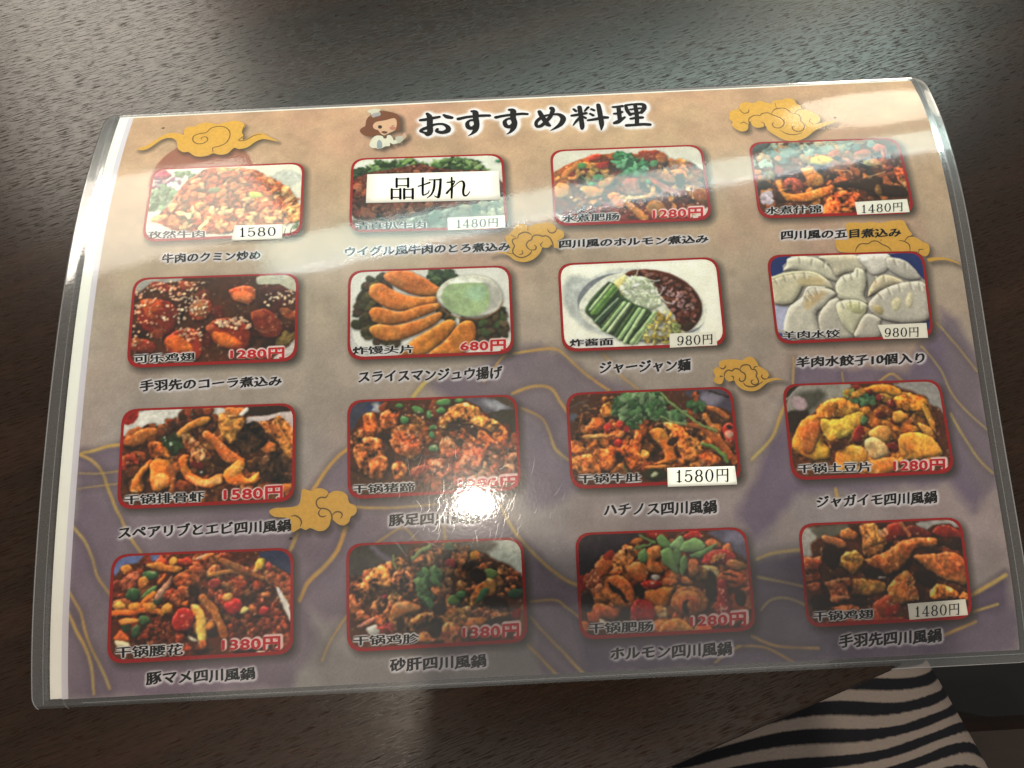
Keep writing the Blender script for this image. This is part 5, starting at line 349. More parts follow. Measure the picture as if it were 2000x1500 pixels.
def tri_mesh(name, uv, T, off, mat, parent, hgt=None):
    P = sheet(uv, off + (hgt * .006 if hgt is not None else 0)); e1 = uv[T[:, 1]] - uv[T[:, 0]]; e2 = uv[T[:, 2]] - uv[T[:, 0]]
    fl = (e1[:, 0] * e2[:, 1] - e1[:, 1] * e2[:, 0]) < 0; T = T.copy(); T[fl] = T[fl][:, ::-1]
    me = bpy.data.meshes.new(name); me.from_pydata(P.tolist(), [], T.tolist()); me.update()
    return link(name, me, mat, parent)
def raster(M, x, y, uv, T):
    """fill triangles (same coordinates as x, y) into mask M"""
    dx = x[1] - x[0]; dy = y[1] - y[0]
    for t in T:
        p = uv[t]; i0 = max(int((p[:, 0].min() - x[0]) / dx), 0); i1 = min(int((p[:, 0].max() - x[0]) / dx) + 2, len(x))
        ys = (p[:, 1] - y[0]) / dy; j0 = max(int(ys.min()), 0); j1 = min(int(ys.max()) + 2, len(y))
        if i1 <= i0 or j1 <= j0: continue
        X = x[i0:i1][None]; Y = y[j0:j1][:, None]; m = None
        ar = (p[1, 0] - p[0, 0]) * (p[2, 1] - p[0, 1]) - (p[1, 1] - p[0, 1]) * (p[2, 0] - p[0, 0]); sg = 1 if ar > 0 else -1
        for a in range(3):
            q, r = p[a], p[(a + 1) % 3]; e = sg * ((r[0] - q[0]) * (Y - q[1]) - (r[1] - q[1]) * (X - q[0])) >= -1e-6
            m = e if m is None else m & e
        M[j0:j1, i0:i1] |= m

# ------------------------------------------------------------------ materials
def nodes(name):
    m = bpy.data.materials.new(name); m.use_nodes = True; nt = m.node_tree; return m, nt, nt.nodes, nt.nodes['Principled BSDF']
def flat(name, col, rough=.6, spec=.3, var=.06, scale=900):
    m, nt, N, b = nodes(name); b.inputs['Roughness'].default_value = rough; b.inputs['Specular IOR Level'].default_value = spec
    tc = N.new('ShaderNodeTexCoord'); no = N.new('ShaderNodeTexNoise'); no.inputs['Scale'].default_value = scale; no.inputs['Detail'].default_value = 3
    mx = N.new('ShaderNodeMix'); mx.data_type = 'RGBA'; mx.blend_type = 'MIX'; c = lin(col)
    mx.inputs[6].default_value = (*np.clip(c * (1 - var * 1.8), 0, 1), 1); mx.inputs[7].default_value = (*np.clip(c * (1 + var * 1.8), 0, 1), 1)
    nt.links.new(tc.outputs['Object'], no.inputs['Vector']); nt.links.new(no.outputs['Fac'], mx.inputs[0]); nt.links.new(mx.outputs[2], b.inputs['Base Color'])
    return m
def printed(name):
    m, nt, N, b = nodes(name); a = N.new('ShaderNodeVertexColor'); a.layer_name = 'Col'
    nt.links.new(a.outputs['Color'], b.inputs['Base Color']); b.inputs['Roughness'].default_value = .75; b.inputs['Specular IOR Level'].default_value = .0
    return m
M_print = printed('printed_paper'); M_white = flat('white_paper', 'f4f2ea', .7, .15, .015, 300); M_label = flat('matte_label_paper', 'f3f0e4', .65, .2, .02, 700)
M_ink = flat('black_ink', '121214', .6, .0, .2, 1500); M_red = flat('red_ink', 'c8202a', .6, .0, .08, 1500); M_frame = flat('red_frame_ink', 'a81a1c', .6, .0, .12, 1200)
M_gold = flat('gold_ink', 'dcae4c', .6, .2, .10, 900); M_gline = flat('brown_ink', '6b5226', .6, .2, .15, 900)

def film_material(name, haze=.012, rough=.055, scuff=True):
    m, nt, N, b = nodes(name); N.remove(b); out = N['Material Output']; L = nt.links.new
    tc = N.new('ShaderNodeTexCoord')
    tr = N.new('ShaderNodeBsdfTransparent'); tr.inputs[0].default_value = (.985, .985, .98, 1)
    gl = N.new('ShaderNodeBsdfGlossy'); gl.inputs['Roughness'].default_value = rough
    g2 = N.new('ShaderNodeBsdfGlossy'); g2.inputs['Roughness'].default_value = .23
    df = N.new('ShaderNodeBsdfDiffuse'); df.inputs[0].default_value = (.8, .8, .8, 1)
    fr = N.new('ShaderNodeFresnel'); fr.inputs['IOR'].default_value = 1.52
    # orange-peel waviness of the laminate and fine grain from the pouch
    n1 = N.new('ShaderNodeTexNoise'); n1.inputs['Scale'].default_value = 900; n1.inputs['Detail'].default_value = 2.5
    n2 = N.new('ShaderNodeTexNoise'); n2.inputs['Scale'].default_value = 70; n2.inputs['Detail'].default_value = 2
    ad = N.new('ShaderNodeMath'); ad.operation = 'MULTIPLY_ADD'; ad.inputs[1].default_value = .35
    bp = N.new('ShaderNodeBump'); bp.inputs['Strength'].default_value = .30; bp.inputs['Distance'].default_value = .00014
    L(tc.outputs['Object'], n1.inputs['Vector']); L(tc.outputs['Object'], n2.inputs['Vector'])
    L(n1.outputs['Fac'], ad.inputs[0]); L(n2.outputs['Fac'], ad.inputs[2]); L(ad.outputs[0], bp.inputs['Height'])
    for g in (gl, g2, fr): L(bp.outputs['Normal'], g.inputs['Normal'])
    mg = N.new('ShaderNodeMixShader'); mg.inputs[0].default_value = .38; L(gl.outputs[0], mg.inputs[1]); L(g2.outputs[0], mg.inputs[2])
    m0 = N.new('ShaderNodeMixShader'); at_ = N.new('ShaderNodeAttribute'); at_.attribute_name = 'margin'; ma = N.new('ShaderNodeMath'); ma.operation = 'MULTIPLY_ADD'; L(at_.outputs['Fac'], ma.inputs[0]); ma.inputs[1].default_value = .016; ma.inputs[2].default_value = haze; L(ma.outputs[0], m0.inputs[0]); L(tr.outputs[0], m0.inputs[1]); L(df.outputs[0], m0.inputs[2])
    m1 = N.new('ShaderNodeMixShader'); L(fr.outputs[0], m1.inputs[0]); L(m0.outputs[0], m1.inputs[1]); L(mg.outputs[0], m1.inputs[2])
    L(m1.outputs[0], out.inputs['Surface'])
    return m
M_film = film_material('clear_laminate'); M_rim = film_material('cut_laminate_edge', .14, .2)
M_scr = None
def scratch_material():
    m, nt, N, b = nodes('scratched_laminate'); N.remove(b); out = N['Material Output']; L = nt.links.new
    tr = N.new('ShaderNodeBsdfTransparent'); gl = N.new('ShaderNodeBsdfGlossy'); gl.inputs['Roughness'].default_value = .16
    gl.inputs[0].default_value = (.9, .9, .9, 1)
    mx = N.new('ShaderNodeMixShader'); mx.inputs[0].default_value = .16; L(tr.outputs[0], mx.inputs[1]); L(gl.outputs[0], mx.inputs[2]); L(mx.outputs[0], out.inputs['Surface'])
    return m
M_scr = scratch_material()

def wood_material():
    m, nt, N, b = nodes('dark_wood_laminate'); L = nt.links.new
    tc = N.new('ShaderNodeTexCoord')
    def stretched(sx, sy, detail, rough=.6):
        mp = N.new('ShaderNodeMapping'); mp.inputs['Scale'].default_value = (sx, sy, 40); L(tc.outputs['Object'], mp.inputs['Vector'])
        n = N.new('ShaderNodeTexNoise'); n.inputs['Scale'].default_value = 1; n.inputs['Detail'].default_value = detail; n.inputs['Roughness'].default_value = rough
        L(mp.outputs[0], n.inputs['Vector']); return n
    def ramp(src, pts):
        r = N.new('ShaderNodeValToRGB'); L(src, r.inputs[0]); e = r.color_ramp.elements
        e[0].position, e[0].color = pts[0][0], pts[0][1]; e[1].position, e[1].color = pts[-1][0], pts[-1][1]
        for q in pts[1:-1]: x = e.new(q[0]); x.color = q[1]
        return r
    g = lambda v: (v, v, v, 1)
    broad = stretched(7, 60, 4); fine = stretched(120, 1500, 3); pores = stretched(190, 2600, 4.0, .64); mott = stretched(200, 2000, 3)
    c1 = ramp(broad.outputs['Fac'], [(.3, (*lin('1a0f09'), 1)), (.5, (*lin('21140c'), 1)), (.72, (*lin('2a1a11'), 1))])
    c2 = ramp(fine.outputs['Fac'], [(.35, g(.8)), (.65, g(1.2))])
    mx = N.new('ShaderNodeMix'); mx.data_type = 'RGBA'; mx.blend_type = 'MULTIPLY'; mx.inputs[0].default_value = 1; L(c1.outputs[0], mx.inputs[6]); L(c2.outputs[0], mx.inputs[7])
    pr = ramp(pores.outputs['Fac'], [(.395, g(.15)), (.475, g(1))])              # 0 inside the short dark pores
    mx2 = N.new('ShaderNodeMix'); mx2.data_type = 'RGBA'; mx2.blend_type = 'MULTIPLY'; mx2.inputs[0].default_value = .10; L(mx.outputs[2], mx2.inputs[6]); L(pr.outputs[0], mx2.inputs[7])
    L(mx2.outputs[2], b.inputs['Base Color'])
    mt = ramp(mott.outputs['Fac'], [(.35, g(.17)), (.7, g(.23))])
    sp = N.new('ShaderNodeMath'); sp.operation = 'MULTIPLY_ADD'; L(pr.outputs[0], sp.inputs[0]); sp.inputs[1].default_value = .33; sp.inputs[2].default_value = .02
    L(sp.outputs[0], b.inputs['Specular IOR Level']); L(mt.outputs[0], b.inputs['Roughness'])
    hh = N.new('ShaderNodeMath'); hh.operation = 'MULTIPLY_ADD'; L(pr.outputs[0], hh.inputs[0]); hh.inputs[1].default_value = .8; L(mott.outputs['Fac'], hh.inputs[2])
    bp = N.new('ShaderNodeBump'); bp.inputs['Strength'].default_value = .12; bp.inputs['Distance'].default_value = .00012; L(hh.outputs[0], bp.inputs['Height']); L(bp.outputs[0], b.inputs['Normal'])
    return m
M_wood = wood_material()
def cloth_material():
    m, nt, N, b = nodes('striped_jersey'); L = nt.links.new
    a = N.new('ShaderNodeAttribute'); a.attribute_name = 'stripe'
    tc = N.new('ShaderNodeTexCoord'); n = N.new('ShaderNodeTexNoise'); n.inputs['Scale'].default_value = 700; n.inputs['Detail'].default_value = 3; L(tc.outputs['Object'], n.inputs['Vector'])
    n2 = N.new('ShaderNodeTexNoise'); n2.inputs['Scale'].default_value = 120; L(tc.outputs['Object'], n2.inputs['Vector'])
    ad = N.new('ShaderNodeMath'); ad.operation = 'MULTIPLY_ADD'; L(n.outputs['Fac'], ad.inputs[0]); ad.inputs[1].default_value = .06; L(a.outputs['Fac'], ad.inputs[2])
    fr = N.new('ShaderNodeMath'); fr.operation = 'FRACT'; L(ad.outputs[0], fr.inputs[0])
    r = N.new('ShaderNodeValToRGB'); L(fr.outputs[0], r.inputs[0]); e = r.color_ramp.elements
    dk = (*lin('29292e'), 1); wh = (*lin('a6988f'), 1)
    e[0].position, e[0].color = 0.0, dk; e[1].position, e[1].color = 1.0, dk
    for p_, c_ in ((.44, dk), (.54, wh), (.92, wh)): q = e.new(p_); q.color = c_
    mx = N.new('ShaderNodeMix'); mx.data_type = 'RGBA'; mx.blend_type = 'MULTIPLY'; mx.inputs[0].default_value = .5; L(r.outputs[0], mx.inputs[6]); L(n.outputs['Color'], mx.inputs[7])
    mx.inputs[0].default_value = .25; L(mx.outputs[2], b.inputs['Base Color']); b.inputs['Roughness'].default_value = .9; b.inputs['Specular IOR Level'].default_value = .1
    bp = N.new('ShaderNodeBump'); bp.inputs['Strength'].default_value = .5; bp.inputs['Distance'].default_value = .0006; L(n.outputs['Fac'], bp.inputs['Height']); L(bp.outputs[0], b.inputs['Normal'])
    return m

# ------------------------------------------------------------------ floor and table
def slab(name, pts, z0, z1, mat, parent=None, bevel=0.0):
    n = len(pts); V = [(x, y, z1) for x, y in pts] + [(x, y, z0) for x, y in pts]
    Fc = [list(range(n)), list(range(2 * n - 1, n - 1, -1))] + [[i, i + n, (i + 1) % n + n, (i + 1) % n] for i in range(n)]
    me = bpy.data.meshes.new(name); me.from_pydata(V, [], Fc); me.update(); o = link(name, me, mat, parent)
    if bevel:
        bv = o.modifiers.new('bevel', 'BEVEL'); bv.width = bevel; bv.segments = 3; bv.limit_method = 'ANGLE'
    return o
fl = slab('floor', [(-3, -3), (3, -3), (3, 4), (-3, 4)], -.80, -.75, flat('dark_floor', '0b0908', .6, .3, .25, 12)); tag(fl, kind='structure')
TE = (math.cos(math.radians(18.2)), math.sin(math.radians(18.2)))                # direction of the table edge and of the grain
E0 = np.array([0.254, -0.0010])
def tpt(a, b): return (E0[0] + TE[0] * a - TE[1] * b, E0[1] + TE[1] * a + TE[0] * b)
table = bpy.data.objects.new('dining_table', None); COL.objects.link(table); table.location = (*tpt(-.3, .35), -.75); 
tag(table, 'dark brown wood grain restaurant table with worn glossy top under the menu', 'table')
ctr = tpt(-.3, .35)
def loc2(a, b): q = tpt(a, b); return (q[0], q[1])
def local_slab(name, a0, a1, b0, b1, z0, z1, mat, bevel=0):
    """box aligned with the grain; its own x axis runs along the table edge"""
    o = slab(name, [(a0, b0), (a1, b0), (a1, b1), (a0, b1)], z0, z1, mat, None, bevel)
    o.parent = table; o.matrix_parent_inverse = Matrix.Identity(4)
    o.matrix_local = Matrix.Translation(Vector((E0[0] - ctr[0], E0[1] - ctr[1], .75))) @ Matrix.Rotation(math.radians(18.2), 4, 'Z')
    return o
local_slab('table_top', -.95, .35, 0, .70, -.030, 0, M_wood, .0012)
M_edge = flat('dark_edge_band', '1f1713', .4, .4, .1, 60)
for a, b in ((-.9, .05), (-.9, .60), (.25, .60), (.25, .05)):
    if (a, b) != (.25, .05): local_slab('leg', a, a + .05, b, b + .05, -.75, -.031, M_edge, .002)
local_slab('apron', -.86, .26, .62, .64, -.09, -.0305, M_edge, .001)

# ------------------------------------------------------------------ the laminated menu
menu = bpy.data.objects.new('laminated_menu', None); COL.objects.link(menu)
tag(menu, 'laminated Japanese menu with sixteen dish photos lying arched on the dark wood table', 'menu')
U0, U1, V1 = -4.3, 285.0, 202.8
# backing sheet: the second sheet of paper in the pouch, showing as a white strip along the left
def patch_grid(u0, u1, v0, v1, nu, nv, off):
    u, v = np.meshgrid(np.linspace(u0, u1, nu), np.linspace(v1, v0, nv)); return sheet(np.stack([u.ravel(), v.ravel()], 1), off), grid_quads(nu, nv)
V, Q = patch_grid(-9.6, 283.6, .2, 203.6, 40, 120, -.12); tag(link('backing_sheet', big_mesh('backing_sheet', V, Q), M_white, menu, True), 'white back sheet showing along the left and top')
M_margin = flat('lilac_white_paper', 'd8d2da', .7, .15, .02, 300)
V, Q = patch_grid(-6.2, U0 + .05, .05, V1 + .1, 4, 120, -.04); link('print_margin', big_mesh('print_margin', V, Q), M_margin, menu, True)

# texts as outlines (needed first: their pale halos are printed into what lies behind)
TXT = {}
for k, (t, q) in CAP.items():
    v, T = glyphs(t, .036, 3, 1, [(0, 0), (.037, -.008), (-.037, .008), (.024, .030), (-.024, -.030), (.041, .02), (-.041, -.022)], .13); TXT['c' + k] = (quadmap(q, v[:, 0], v[:, 1]), T, v[:, 2])
for k, (t, q) in NAME.items():
    v, T = glyphs(t, .0, 3, 1, [(0, 0), (.034, 0), (-.034, 0), (0, .014), (0, -.014), (.017, 0), (-.017, 0)], .05); TXT['n' + k] = (quadmap(q, v[:, 0], v[:, 1]), T, v[:, 2])
for k, (t, q) in PRICE.items():
    v, T = glyphs(t, .034, 4, 1.1); TXT['p' + k] = (quadmap(q, v[:, 0], v[:, 1]), T, v[:, 2])
# brush-written heading
def ribbon(st, n=6):
    P = spline(np.array(st).reshape(-1, 3), n); c = P[:, :2]; d = np.gradient(c, axis=0); d /= np.linalg.norm(d, axis=1, keepdims=True) + 1e-9; nn = np.stack([-d[:, 1], d[:, 0]], 1) * P[:, 2:] / 2
    L_, R_ = c + nn, c - nn; V = []; T = []
    for i in range(len(c)): V += [L_[i], R_[i]]
    for i in range(len(c) - 1): T += [[2 * i, 2 * i + 1, 2 * i + 3], [2 * i, 2 * i + 3, 2 * i + 2]]
    for e, s_ in ((0, -1), (len(c) - 1, 1)):                                   # round ends
        b = len(V); V.append(c[e]); r = P[e, 2] / 2; a0 = math.atan2(nn[e][1], nn[e][0]); m = 8
        for j in range(m + 1): a = a0 - s_ * math.pi * j / m; V.append(c[e] + r * np.array([math.cos(a), math.sin(a)]))
        T += [[b, b + 1 + j, b + 2 + j] for j in range(m)]
    return np.array(V), np.array(T)
_v, _t, _n = [], [], 0
for st in TITLE:
    v, t = ribbon((np.array(st).reshape(-1, 3) * [1, 1, 1.22]).ravel()); _v.append(v); _t.append(t + _n); _n += len(v)
TXT['title'] = (np.concatenate(_v), np.concatenate(_t))

# --- the printed sheet
NX, NY = 760, 534
pr = Print(NX, NY, U1 - U0, V1, 7); gx = U0 + pr.x; gy = V1 - pr.y           # raster row 0 is the top edge
GXX, GYY = np.meshgrid(gx, gy); rng = np.random.default_rng(3); PXM = pr.px
v_ = GYY / V1; hx = lambda h: np.array([int(h[i:i + 2], 16) / 255 for i in (0, 2, 4)])
stops = [(0, hx('a19c99')), (.18, hx('a0979a')), (.38, hx('ada29c')), (.6, hx('baaa99')), (.8, hx('c6aa8e')), (1.0, hx('c7a588'))]
im = np.stack([np.interp(v_, [s_[0] for s_ in stops], [s_[1][c] for s_ in stops]) for c in range(3)], -1)
wide = fbm(NX, NY, 110, rng, 4); w2 = fbm(NX, NY, 60, rng, 4); w3 = fbm(NX, NY, 24, rng, 3)
pink = np.clip(wide * .8, 0, 1)[..., None] * (.25 + .75 * v_[..., None]); im = im * (1 - pink * .42) + hx('c48f80') * pink * .42
yel = np.clip(w2 * .8, 0, 1)[..., None]; im = im * (1 - yel * .28) + hx('c6b692') * yel * .28
im *= (1 + .025 * w3 + .015 * fbm(NX, NY, 6, rng, 2))[..., None]
def over(col, a): im[:] = im * (1 - a[..., None]) + (hx(col) if isinstance(col, str) else col) * a[..., None]
# pink sun disc behind the first cloud, mauve hills, gold seams
sun = np.clip(.5 - (np.hypot(GXX - 25.7, (GYY - 169.5) * 0.93) - 18.2) / .7, 0, 1); over('a56c58', sun * (.92 + .1 * np.clip(w3, -1, 1)))
warp = (w3 * 1.2, fbm(NX, NY, 20, rng, 3) * 1.2)
for c, P in HILL:
    P = np.array(P).reshape(-1, 2); sd = poly_sd(GXX + warp[0], GYY + warp[1], P); ins = np.clip(.5 - sd / 3.6, 0, 1)
    fade = np.clip(.62 + .38 * np.clip(1 + sd / 22, 0, 1) + .16 * w2, 0, 1); over(hx(c) * np.array([.93, .93, .95]), ins * fade * .97)
im *= (1 + .03 * w3)[..., None]
lav = np.clip(w2 * .9 - .1, 0, 1) * np.clip(1.1 - v_ * 1.6, 0, 1); over('8f7f92', lav * .35)
for w, P in GOLD:
    P = spline(np.array(P).reshape(-1, 2), 5); lo, hi = P.min(0) - 4, P.max(0) + 4
    i0, i1 = np.searchsorted(gx, [lo[0], hi[0]]); j0, j1 = np.searchsorted(-gy, [-hi[1], -lo[1]])
    X, Y = GXX[j0:j1, i0:i1], GYY[j0:j1, i0:i1]; sd = line_sd(X + warp[0][j0:j1, i0:i1] * .25, Y, P, w * .8)
    hue = np.clip(.5 + .5 * w2[j0:j1, i0:i1], 0, 1)[..., None]; c = hx('d8a75c') * (1 - hue) + hx('d6c274') * hue
    sub = im[j0:j1, i0:i1]
    dk = np.clip(.5 - (sd - 1.3) / 2.2, 0, 1)[..., None] * .10; sub *= 1 - dk
    a = (np.clip(.5 - sd / .7, 0, 1) * (.85 + .25 * np.clip(w3[j0:j1, i0:i1], -1, 1)))[..., None]; sub += (c - sub) * np.clip(a, 0, 1)
# the dark drop shadows printed by the designer around photos, clouds and cook
def quad_mask(q, grow=0):
    q = np.array(q).reshape(4, 2); return poly_sd(GXX, GYY, spline_round(q, 4.5)) - grow
def spline_round(q, r):
    out = []
    for i in range(4):
        a, b, c = q[i - 1], q[i], q[(i + 1) % 4]; d1 = (a - b) / np.linalg.norm(a - b); d2 = (c - b) / np.linalg.norm(c - b); p0, p1 = b + d1 * r, b + d2 * r
        for k in range(7):
            t = k / 6; out.append((1 - t) ** 2 * p0 + 2 * t * (1 - t) * b + t * t * p1)
    return np.array(out)
shade = np.zeros((NY, NX))
def sub_sd(P, pad):
    lo, hi = P.min(0) - pad, P.max(0) + pad; i0, i1 = np.clip(np.searchsorted(gx, [lo[0], hi[0]]), 0, NX); j0, j1 = np.clip(np.searchsorted(-gy, [-hi[1], -lo[1]]), 0, NY)
    return (slice(j0, j1), slice(i0, i1)), poly_sd(GXX[j0:j1, i0:i1], GYY[j0:j1, i0:i1], P)
for k, q in PH.items():
    P = spline_round(np.array(q).reshape(4, 2) + [1.15, -1.25], 4.6); sl, sd = sub_sd(P, 5); shade[sl] = np.maximum(shade[sl], np.clip(.55 - sd / 3.2, 0, 1) ** 1.2)
for outs, lines, lw in CLOUD:
    for o in outs:
        P = spline(np.array(o).reshape(-1, 2), 3, True) + [.8, -1.3]; sl, sd = sub_sd(P, 5); shade[sl] = np.maximum(shade[sl], .85 * np.clip(.5 - sd / 2.6, 0, 1))
for c, P in CHEF:
    P = spline(np.array(P).reshape(-1, 2), 3, True) + [1.6, -1.2]; sl, sd = sub_sd(P, 4); shade[sl] = np.maximum(shade[sl], .8 * np.clip(.5 - sd / 2.0, 0, 1))
over('38332c', shade * .84)
# halos behind heading and captions
M = np.zeros((NY * 2, NX * 2), bool); hxs = np.linspace(gx[0], gx[-1], NX * 2); hys = np.linspace(gy[0], gy[-1], NY * 2)
uv, T = TXT['title']; raster(M, hxs, hys, uv, T)
tm = blur(M.astype(float), 5.2)[::2, ::2]; over('f0ecf0', np.clip(tm * 6.5 - .08, 0, 1) * .96); 
M[:] = False
for k in CAP: uv, T, _ = TXT['c' + k]; raster(M, hxs, hys, uv, T)
tm = blur(M.astype(float), 2.7)[::2, ::2]; over('e6e0e6', np.clip(tm * 5.0 - .12, 0, 1) * .92)
for i in range(0, len(DOTS), 2):
    over('1c1612', np.clip(.5 - (np.hypot((GXX - DOTS[i]) * .8, GYY - DOTS[i + 1]) - .38) / .3, 0, 1))
im *= (1 + .022 * rng.normal(size=(NY, NX)))[..., None]
P = sheet(np.stack([GXX.ravel(), GYY.ravel()], 1), 0)
sh_ = link('printed_sheet', big_mesh('printed_sheet', P, grid_quads(NX, NY), lin(np.clip(im, 0, 1)).reshape(-1, 3)), M_print, menu, True)
tag(sh_, 'peach to mauve printed background with gold seams')

# --- clouds and cook
def fill_poly(name, loops, off, mats, parent):
    """flat printed shapes cut as polygons, refined so that they follow the bend"""
    import bmesh
    bm = bmesh.new(); dp = bm.verts.layers.float.new('d')
    for mi, (L_, o_) in enumerate(zip(loops, off)):
        for P in L_:
            b2 = bmesh.new(); vs = [b2.verts.new((x, y, 0)) for x, y in P]; b2.faces.new(vs); bmesh.ops.triangulate(b2, faces=b2.faces[:])
            for _ in range(6):
                lg = [e for e in b2.edges if e.calc_length() > 3.0]
                if not lg: break
                bmesh.ops.subdivide_edges(b2, edges=lg, cuts=1); bmesh.ops.triangulate(b2, faces=b2.faces[:])
            b2.verts.index_update(); co = sheet(np.array([v.co[:2] for v in b2.verts]), o_); nv_ = [bm.verts.new(c) for c in co]
            for f in b2.faces:
                g = bm.faces.new([nv_[v.index] for v in f.verts]); g.material_index = mi
            b2.free()
    bm.normal_update()
    for f in bm.faces:
        if f.normal.z < 0: f.normal_flip()
    me = bpy.data.meshes.new(name); bm.to_mesh(me); bm.free(); return link(name, me, mats, parent)
cloud_labels = ['long gold cloud with one spiral and trailing tails, top left', 'gold cloud of many curls, top right', 'gold cloud between the first-row captions', 'gold cloud behind the caption above the dumplings', 'gold cloud above the potato photo', 'plain gold cloud left of the trotter photo']
for (outs, lines, lw), lb in zip(CLOUD, cloud_labels):
    c = fill_poly('cloud_ornament', [[spline(np.array(o).reshape(-1, 2), 3, True) for o in outs]], [.03], [M_gold], menu); tag(c, lb)
    vv, tt, n = [], [], 0
    for l_ in lines:
        q = np.array(l_).reshape(-1, 2); w = np.full(len(q), lw); w[0] *= .5; w[-1] *= .5
        v, t = ribbon(np.c_[q, w], 4); vv.append(v); tt.append(t + n); n += len(v)
    tri_mesh('line_work', np.concatenate(vv), np.concatenate(tt), .06, M_gline, c)
chef_m = [flat('cook_ink_' + n, c, .6, .2, .06, 800) for n, c in zip(['hair', 'skin', 'eye', 'blush', 'lash', 'mouth', 'hat', 'hat_band', 'coat', 'cuff', 'scarf', 'sleeve', 'hand'], [c for c, P in CHEF])]
tag(fill_poly('cook_drawing', [[spline(np.array(P).reshape(-1, 2), 3, True)] for c, P in CHEF], [.03 + .004 * i for i in range(len(CHEF))], chef_m, menu), 'small drawing of a brown-haired cook in a white hat beside the heading')
uv, T = TXT['title']; tag(tri_mesh('heading', uv, T, .09, M_ink, menu), 'large black brush lettering at the top of the menu')

# --- dish photos
dish = {'11': 'cumin beef with a purple onion', '12': 'braised beef with parsley, covered by a white sold-out label', '13': 'red stew under green coriander', '14': 'dark red mixed stew', '21': 'glazed chicken wings with sesame',
        '22': 'fried bun slices beside a bowl of pale green dip', '23': 'noodles with cucumber sticks and brown sauce', '24': 'white dumplings on blue', '31': 'orange prawns and ribs', '32': 'glazed trotters with scallion', '33': 'tripe strips under coriander',
        '34': 'yellow potato slices', '41': 'scored kidney with carrots and tomatoes', '42': 'brown gizzards with green pepper', '43': 'sliced intestine with green leaves and chili', '44': 'brown chicken wings with chili'}
GN, GM = 236, 140
photo_obj = {}
for n_, (k, q) in enumerate(PH.items()):
    pic, c = paint(OPS[k], GN, GM, 100 + n_, *{'22': (.35, .45), '23': (.3, .3, 1.04), '24': (.45, .2, 1.10)}.get(k, (1.1, 1.0)))
    Qd = np.array(q).reshape(4, 2)
    # pale outlines around the words printed over the photo
    X2 = np.linspace(0, 1000, GN * 2); Y2 = np.linspace(0, 600, GM * 2)
    E = np.array([Qd[1] - Qd[0], Qd[3] - Qd[0]]).T; Ei = np.linalg.inv(E)
    tol = lambda uv: ((uv - Qd[0]) @ Ei.T) * [1000, 600]
    for pre, rad, colr in (('n', 2.7, 'e6e2e4'), ('p', 2.7, 'f6d8d4')):
        if pre + k in TXT:
            M = np.zeros((GM * 2, GN * 2), bool); uv, T, _ = TXT[pre + k]; raster(M, X2, Y2, tol(uv), T); hm = np.clip(blur(M.astype(float), rad)[::2, ::2] * 4.5 - .15, 0, 1)[..., None]
            pic = pic * (1 - hm) + hx(colr) * hm
    s_, t_ = np.meshgrid(np.linspace(0, 1, GN), np.linspace(0, 1, GM)); uvg = quadmap(q, s_.ravel(), t_.ravel())
    Qs = grid_quads(GN, GM); W_ = np.linalg.norm(Qd[1] - Qd[0]); H_ = np.linalg.norm(Qd[3] - Qd[0])
    a = np.abs(s_ - .5) * W_ - (W_ / 2 - 4.4); b = np.abs(t_ - .5) * H_ - (H_ / 2 - 4.4); keep = (np.hypot(np.maximum(a, 0), np.maximum(b, 0)) < 4.15).ravel()
    Qs = Qs[keep[Qs].all(1)]
    po = link('dish_photo', big_mesh('dish_photo', sheet(uvg, .075), Qs, lin(pic).reshape(-1, 3)), M_print, menu, True); tag(po, 'photo of ' + dish[k]); photo_obj[k] = po
    # red rounded frame
    ro = spline_round(Qd, 5.0); cen = Qd.mean(0); sx, sy = 1 - 1.75 / W_, 1 - 1.75 / H_
    ex = (Qd[1] - Qd[0]) / W_; ey = (Qd[3] - Qd[0]) / H_; Lc = (ro - cen) @ np.linalg.inv(np.array([ex, ey])); ri = cen + (Lc * [sx, sy] + [0, -.18]) @ np.array([ex, ey])
    m = len(ro); sub = 6; vv = []; ff = []
    ro2 = np.concatenate([ro[i] + (ro[(i + 1) % m] - ro[i]) * np.linspace(0, 1, sub, endpoint=False)[:, None] for i in range(m)]); ri2 = np.concatenate([ri[i] + (ri[(i + 1) % m] - ri[i]) * np.linspace(0, 1, sub, endpoint=False)[:, None] for i in range(m)])
    m = len(ro2); P = sheet(np.concatenate([ro2, ri2]), .10); fq = np.array([[i, i + m, (i + 1) % m + m, (i + 1) % m] for i in range(m)])
    link('frame', big_mesh('frame', P, fq), M_frame, po)
    uv, T, hg = TXT['n' + k]; tri_mesh('dish_name', uv, T, .125, M_ink, po, hg)
    if 'p' + k in TXT: uv, T, hg = TXT['p' + k]; tri_mesh('price', uv, T, .125, M_red, po, hg)
    uv, T, hg = TXT['c' + k]; tri_mesh('caption', uv, T, .11, M_ink, menu, hg)
